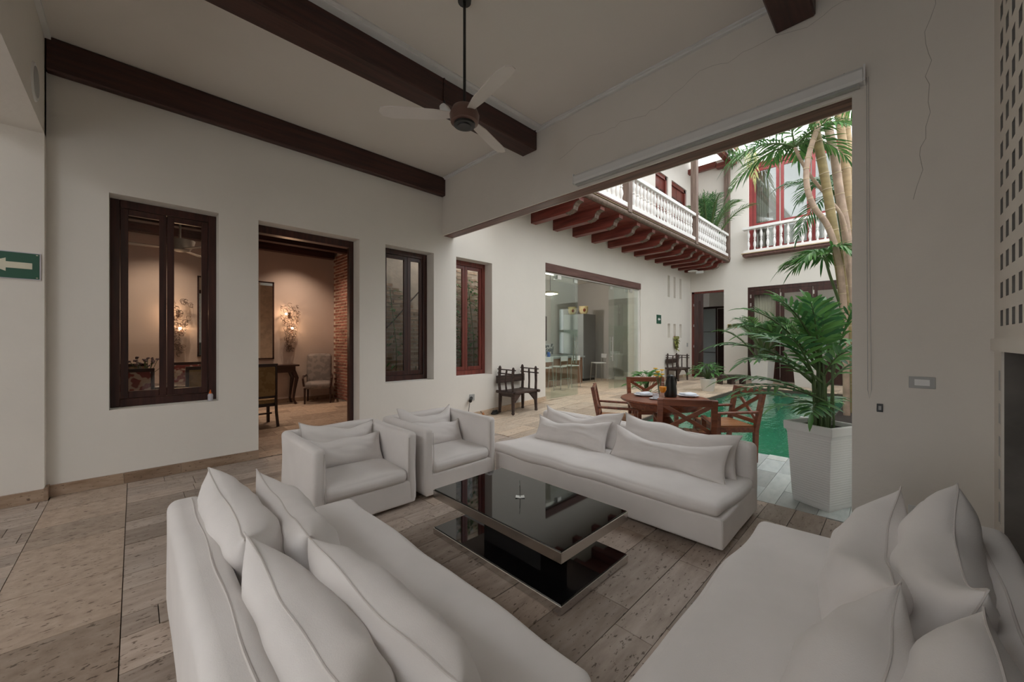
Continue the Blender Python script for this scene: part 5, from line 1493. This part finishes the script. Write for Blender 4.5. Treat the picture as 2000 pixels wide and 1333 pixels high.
def round_pot_plant(name, label, loc, r, h, mat, nleaf, Ll, Lw, seed, hmin=0.1, hmax=0.4, wide=0.5):
    t = thing(name, label, 'plant', loc)
    MB().lathe([(r * 0.72, 0), (r * 0.76, 0.01), (r * 0.97, h * 0.9), (r, h * 0.92), (r, h), (r * 0.88, h), (r * 0.84, h * 0.88)], 20).build('pot', mat, t, True)
    MB().lathe([(r * 0.85, h * 0.88), (r * 0.86, h * 0.93)], 16).build('soil', SOIL, t)
    rr = random.Random(seed)
    for k in range(nleaf):
        az = rr.uniform(0, 6.28)
        e = rr.uniform(0.15, 1.0)
        p = Vector((math.cos(az) * wide * 0.55 * e, math.sin(az) * wide * 0.55 * e, h + hmin + (hmax - hmin) * (1 - 0.75 * e * e) * rr.uniform(0.7, 1.0)))
        m = MB()
        broad_leaf(m, p, az + rr.uniform(-0.5, 0.5), R(rr.uniform(-5, 45)), Ll * rr.uniform(0.7, 1.1), Lw * rr.uniform(0.8, 1.1), rr.uniform(0.15, 0.5))
        f = m.build('leaf', LEAF, t)
        MB().tube([(0, 0, h * 0.9), (p.x * 0.45, p.y * 0.45, h + (p.z - h) * 0.6), p], 0.005, 4).build('stalk', STALK, f)
    return t
round_pot_plant('potted_lily', 'bushy green plant in a round white pot near the pool corner', (11.30, 3.72, 0.12), 0.20, 0.34, WHITEPLASTIC, 60, 0.30, 0.085, 5, 0.02, 0.42, 0.62)
pp = round_pot_plant('potted_shrub', 'glossy broad-leafed plant behind the far chair of the round table', (7.45, 3.62, 0.12), 0.17, 0.24, TERRA, 40, 0.30, 0.12, 9, 0.02, 0.56, 0.55)
hv = thing('hanging_vine', 'pale trailing vine hanging from the middle lower niche', 'vine', (14.0, YL, 1.63))
vr = random.Random(4)
for k in range(4):
    x0 = -0.06 + k * 0.05
    L = vr.uniform(0.35, 0.62)
    st = MB().tube([(x0, 0.06, 0.03), (x0, -0.03, 0.01), (x0 + 0.02, -0.05, -L * 0.5), (x0 + 0.01, -0.04, -L)], 0.006, 5).build('stem', STALK, hv, True)
    m = MB()
    for q in range(12):
        broad_leaf(m, (x0 + vr.uniform(-0.05, 0.05), -0.05, -L * q / 12 + 0.05), vr.uniform(3.2, 6.2), R(-20), 0.11, 0.07, 0.4)
    m.build('leaves', PALMY, st)
MB().box((-0.07, 0.01, -0.008), (0.09, 0.19, 0.05)).build('trough', TERRA, hv)

# light-well plants behind the windows
rl = random.Random(12)
for k in range(7):
    x = 3.15 + k * 0.38
    t = thing('wall_shrub', ('leafy climber on the brick wall behind the windows' if k % 2 else 'grassy plant at the foot of the light well wall'), 'plant', (x, 6.60, 0.30), 0, 'climbers in the light well' if k % 2 else 'grasses in the light well')
    m = MB()
    hh = 2.5 if k > 3 else (2.2 if k % 2 else 0.7)
    MB().tube([(0, 0.1, 0), (0.05, 0.18, hh * 0.5), (rl.uniform(-0.15, 0.25), 0.19, hh)], 0.009, 5).build('stem', STALK, t)
    for q in range(90 if k > 3 else 36):
        z = rl.uniform(0.3, 1.0) * hh if k % 2 or k > 3 else rl.uniform(0.1, 0.5)
        broad_leaf(m, (rl.uniform(-0.18, 0.18), rl.uniform(0.02, 0.17), z + 0.05), rl.uniform(3.3, 6.1), R(rl.uniform(-30, 50)), 0.14, 0.05, 0.3)
    m.build('foliage', LEAF, t)
tag(MB().tube([(3.2, 6.82, 1.55), (3.6, 6.82, 1.95), (4.1, 6.82, 2.5)], 0.012, 6).build('dry_branch', RUSTIC, None), 'bare diagonal branch against the washed brick wall', 'branch')
sl_ = thing('sill_greenery', 'low green succulents along the outer sill of the red mahogany window', 'plant', (4.68, 6.30, 0.84))
MB().box((-0.40, -0.06, -0.55), (0.40, 0.07, 0.04)).build('trough', RUSTIC, sl_)
m = MB()
for q in range(70):
    broad_leaf(m, (rl.uniform(-0.38, 0.38), rl.uniform(-0.05, 0.05), 0.03), rl.uniform(0, 6.28), R(rl.uniform(20, 80)), 0.09, 0.035, 0.2)
m.build('leaves', LEAF, sl_)

# palm clump by the pool: pixel directions at about 7.5 m, rooted in the bed beside the water
def at(px, py, d):
    r_ = (FWY, -FWX)
    k = (px - 1000) / FPX
    return Vector((d * (FWX + r_[0] * k), d * (FWY + r_[1] * k), 1.5 + d * (666.5 - py) / FPX))
def trunk(name, label, pts, d, w, mat, rings, crown=None, seed=0):
    P = [at(x, y, d) for x, y in pts]
    P[0].z = 0.11
    t = thing(name, label, 'palm', tuple(P[0]), 0, 'palm stems beside the pool')
    L = [p - P[0] for p in P]
    dense = []
    for i in range(len(L) - 1):
        for q in range(4):
            a, b = L[max(i - 1, 0)], L[i]
            c, e = L[i + 1], L[min(i + 2, len(L) - 1)]
            s = q / 4
            dense.append(0.5 * ((2 * b) + (c - a) * s + (2 * a - 5 * b + 4 * c - e) * s * s + (3 * b - a - 3 * c + e) * s ** 3))
    dense.append(L[-1])
    rad = w / 2 / FPX * d
    MB().tube(dense, [rad * (1.08 - 0.2 * k / len(dense)) for k in range(len(dense))], 12).build('trunk', mat, t, True)
    if rings:
        z = 0.25
        for k in range(1, len(dense) - 1):
            a, b = dense[k], dense[k + 1]
            if (b - a).length > 1e-4 and k % 2 == 0:
                dd = (b - a).normalized()
                MB().tube([a - dd * 0.008, a + dd * 0.008], rad * 1.07, 12).build('ring_scar', RING, t, True)
    if crown:
        rr = random.Random(seed)
        n, Lf, mt = crown
        for q in range(n):
            frond('frond', tuple(L[-1]), q * 2.4 + seed, R(rr.uniform(15, 65)), Lf * rr.uniform(0.85, 1.1), rr.uniform(0.5, 0.85), 18, 0.46, 0.045, mt, t, rr, 0.85, 0.15, 0.45)
    return t
trunk('palm_stem', 'green-brown ringed palm stem, thickest of the clump, with blue mark', [(1657, 800), (1656, 680), (1650, 600), (1640, 520), (1628, 450), (1615, 370), (1604, 310), (1590, 240), (1578, 150), (1570, 90)], 7.3, 15.5, TRUNKG, True, (6, 1.8, PALM), 1)
trunk('palm_stem', 'peeling pinkish palm stem with rough bark', [(1664, 800), (1664, 650), (1661, 540), (1652, 450), (1640, 380), (1629, 300), (1618, 250), (1606, 180), (1600, 110)], 7.7, 14.5, TRUNKR, True, (6, 1.8, PALM), 2)
trunk('palm_stem', 'straight pale ringed palm stem near the pier edge', [(1672, 800), (1668, 600), (1662, 450), (1652, 330), (1642, 250), (1636, 200), (1630, 120)], 8.1, 14, TRUNK, True, (6, 1.8, PALMD), 3)
trunk('palm_stem', 'slim pale ringed palm stem closest to the pier edge', [(1676, 800), (1672, 600), (1666, 430), (1659, 300), (1651, 210), (1646, 130)], 8.5, 11, TRUNK, True, (5, 1.7, PALMD), 4)
trunk('palm_stem', 'thin pinkish stem bowing outward in an S curve', [(1654, 800), (1650, 640), (1640, 520), (1618, 445), (1590, 405), (1577, 370), (1575, 330), (1583, 290), (1594, 258), (1606, 225), (1612, 190)], 7.0, 10, TRUNKR, True, (7, 1.5, PALM), 5)
trunk('palm_stem', 'thin grey stem leaning diagonally across the clump', [(1660, 800), (1660, 560), (1650, 440), (1622, 392), (1600, 365), (1580, 340), (1565, 315), (1552, 288)], 7.5, 6, TRUNKR, True, (10, 1.15, PALM), 6)
trunk('palm_stem', 'dark thin stem with low drooping fronds under the clump', [(1658, 800), (1655, 660), (1645, 610), (1632, 570), (1620, 535), (1612, 505)], 7.2, 5, STALK, False, (6, 0.6, PALM), 8)
trunk('palm_stem', 'short green palm stem with fronds in front of the red window', [(1668, 800), (1662, 600), (1650, 500), (1640, 430), (1632, 380)], 9.2, 6, STALK, False, (10, 1.5, PALMD), 9)
bed = tag(MB().box((7.0, -1.0, 0.0), (13.0, 0.82, 0.14)).build('planting_bed', SOIL, None), 'dark planting bed beside the pool under the palm stems', 'planting bed')
# dry hanging frond from the roof edge
hf = thing('hanging_frond', 'yellowing palm frond hanging from the roof edge of the far wall', 'palm frond', (15.44, 3.72, 8.22))
frond('frond', (0, 0, 0.05), R(200), R(-20), 1.3, 0.9, 16, 0.5, 0.04, PALMY, hf, random.Random(3), 0.4, 0.1, 0.7)
hf2 = thing('roof_creeper', 'creeper with dry leaves on the roof corner above the balcony end', 'creeper', (15.3, 4.0, 8.1))
m = MB()
for q in range(60):
    broad_leaf(m, (rl.uniform(-0.5, 0.25), rl.uniform(-0.2, 0.3), rl.uniform(-0.1, 0.35)), rl.uniform(0, 6.28), R(rl.uniform(-60, 20)), 0.36, 0.05, 0.5)
m.build('leaves', PALM, hf2)

# ------------------------------------------------------------------ small things on the courtyard walls
s2 = thing('small_exit_sign', 'small green sign with a white arrow on the courtyard wall', 'sign', (12.70, YL, 2.24))
MB().box((-0.17, -0.012, -0.15), (0.17, -0.001, 0.15)).build('panel', GREEN_SIGN, s2)
MB().prism([(0.10, -0.013, -0.025), (0.10, -0.013, 0.025), (0.0, -0.013, 0.025), (0.0, -0.013, 0.06), (-0.09, -0.013, 0.0), (0.0, -0.013, -0.06), (0.0, -0.013, -0.025)], (0, 0, 0), (0, -0.002, 0)).build('arrow', WHITEPLASTIC, s2)
fl_ = thing('floodlight', 'white floodlight and camera under the balcony joists', 'floodlight', (14.62, 5.35, 4.085))
MB().lathe([(0.14, -0.03), (0.16, 0.0), (0.05, 0.03)], 18).build('dish', WHITEPLASTIC, fl_, True)
MB().bar((0.20, -0.05, -0.04), (0.38, -0.25, -0.02), 0.07, 0.09).build('camera_body', WHITEPLASTIC, fl_)
MB().tube([(0.0, 0.0, 0.02), (0.25, -0.10, 0.02)], 0.012, 6).build('arm', WHITEPLASTIC, fl_)
dc = thing('dome_camera', 'small white camera at the top of the corner balcony post', 'camera', (15.30, 4.30, 7.0))
MB().box((-0.03, -0.02, -0.03), (0.03, 0.02, 0.03)).build('mount', WHITEPLASTIC, dc)
MB().ball((-0.06, -0.03, 0.0), 0.06, 10, 8).build('dome', WHITEPLASTIC, dc, True)
db = thing('door_bell', 'tiny grey bell push beside the far doorway', 'bell', (15.18, YL, 1.35))
MB().box((-0.04, -0.02, -0.07), (0.04, -0.001, 0.07)).build('case', GREYPLASTIC, db)
MB().tube([(0, -0.02, 0.01), (0, -0.028, 0.01)], 0.02, 8).build('button', STEEL, db)
for k in range(2):
    pf = thing('wall_plaque', 'small brass plaque between doorway and folding doors', 'plaque', (XC, 4.36 - k * 0.18, 2.05), 0, 'brass plaques on the far wall')
    MB().box((-0.02, -0.06, -0.06), (-0.001, 0.06, 0.06)).build('plate', plain('brass', (0.35, 0.24, 0.08), 0.35, 0.8), pf)
    MB().box((-0.026, -0.035, -0.035), (-0.02, 0.035, 0.035)).build('face', DARKWOOD, pf)
# steel stub of the pool rail behind the planter
ps = thing('pool_post', 'short grey post standing at the pool edge behind the near planter', 'post', (5.64, 0.78, ground(5.64)))
MB().box((-0.04, -0.04, 0), (0.04, 0.04, 0.52)).build('shaft', GREYPLASTIC, ps, bevel=0.005)
MB().box((-0.048, -0.048, 0.52), (0.048, 0.048, 0.54)).build('cap', GREYPLASTIC, ps)
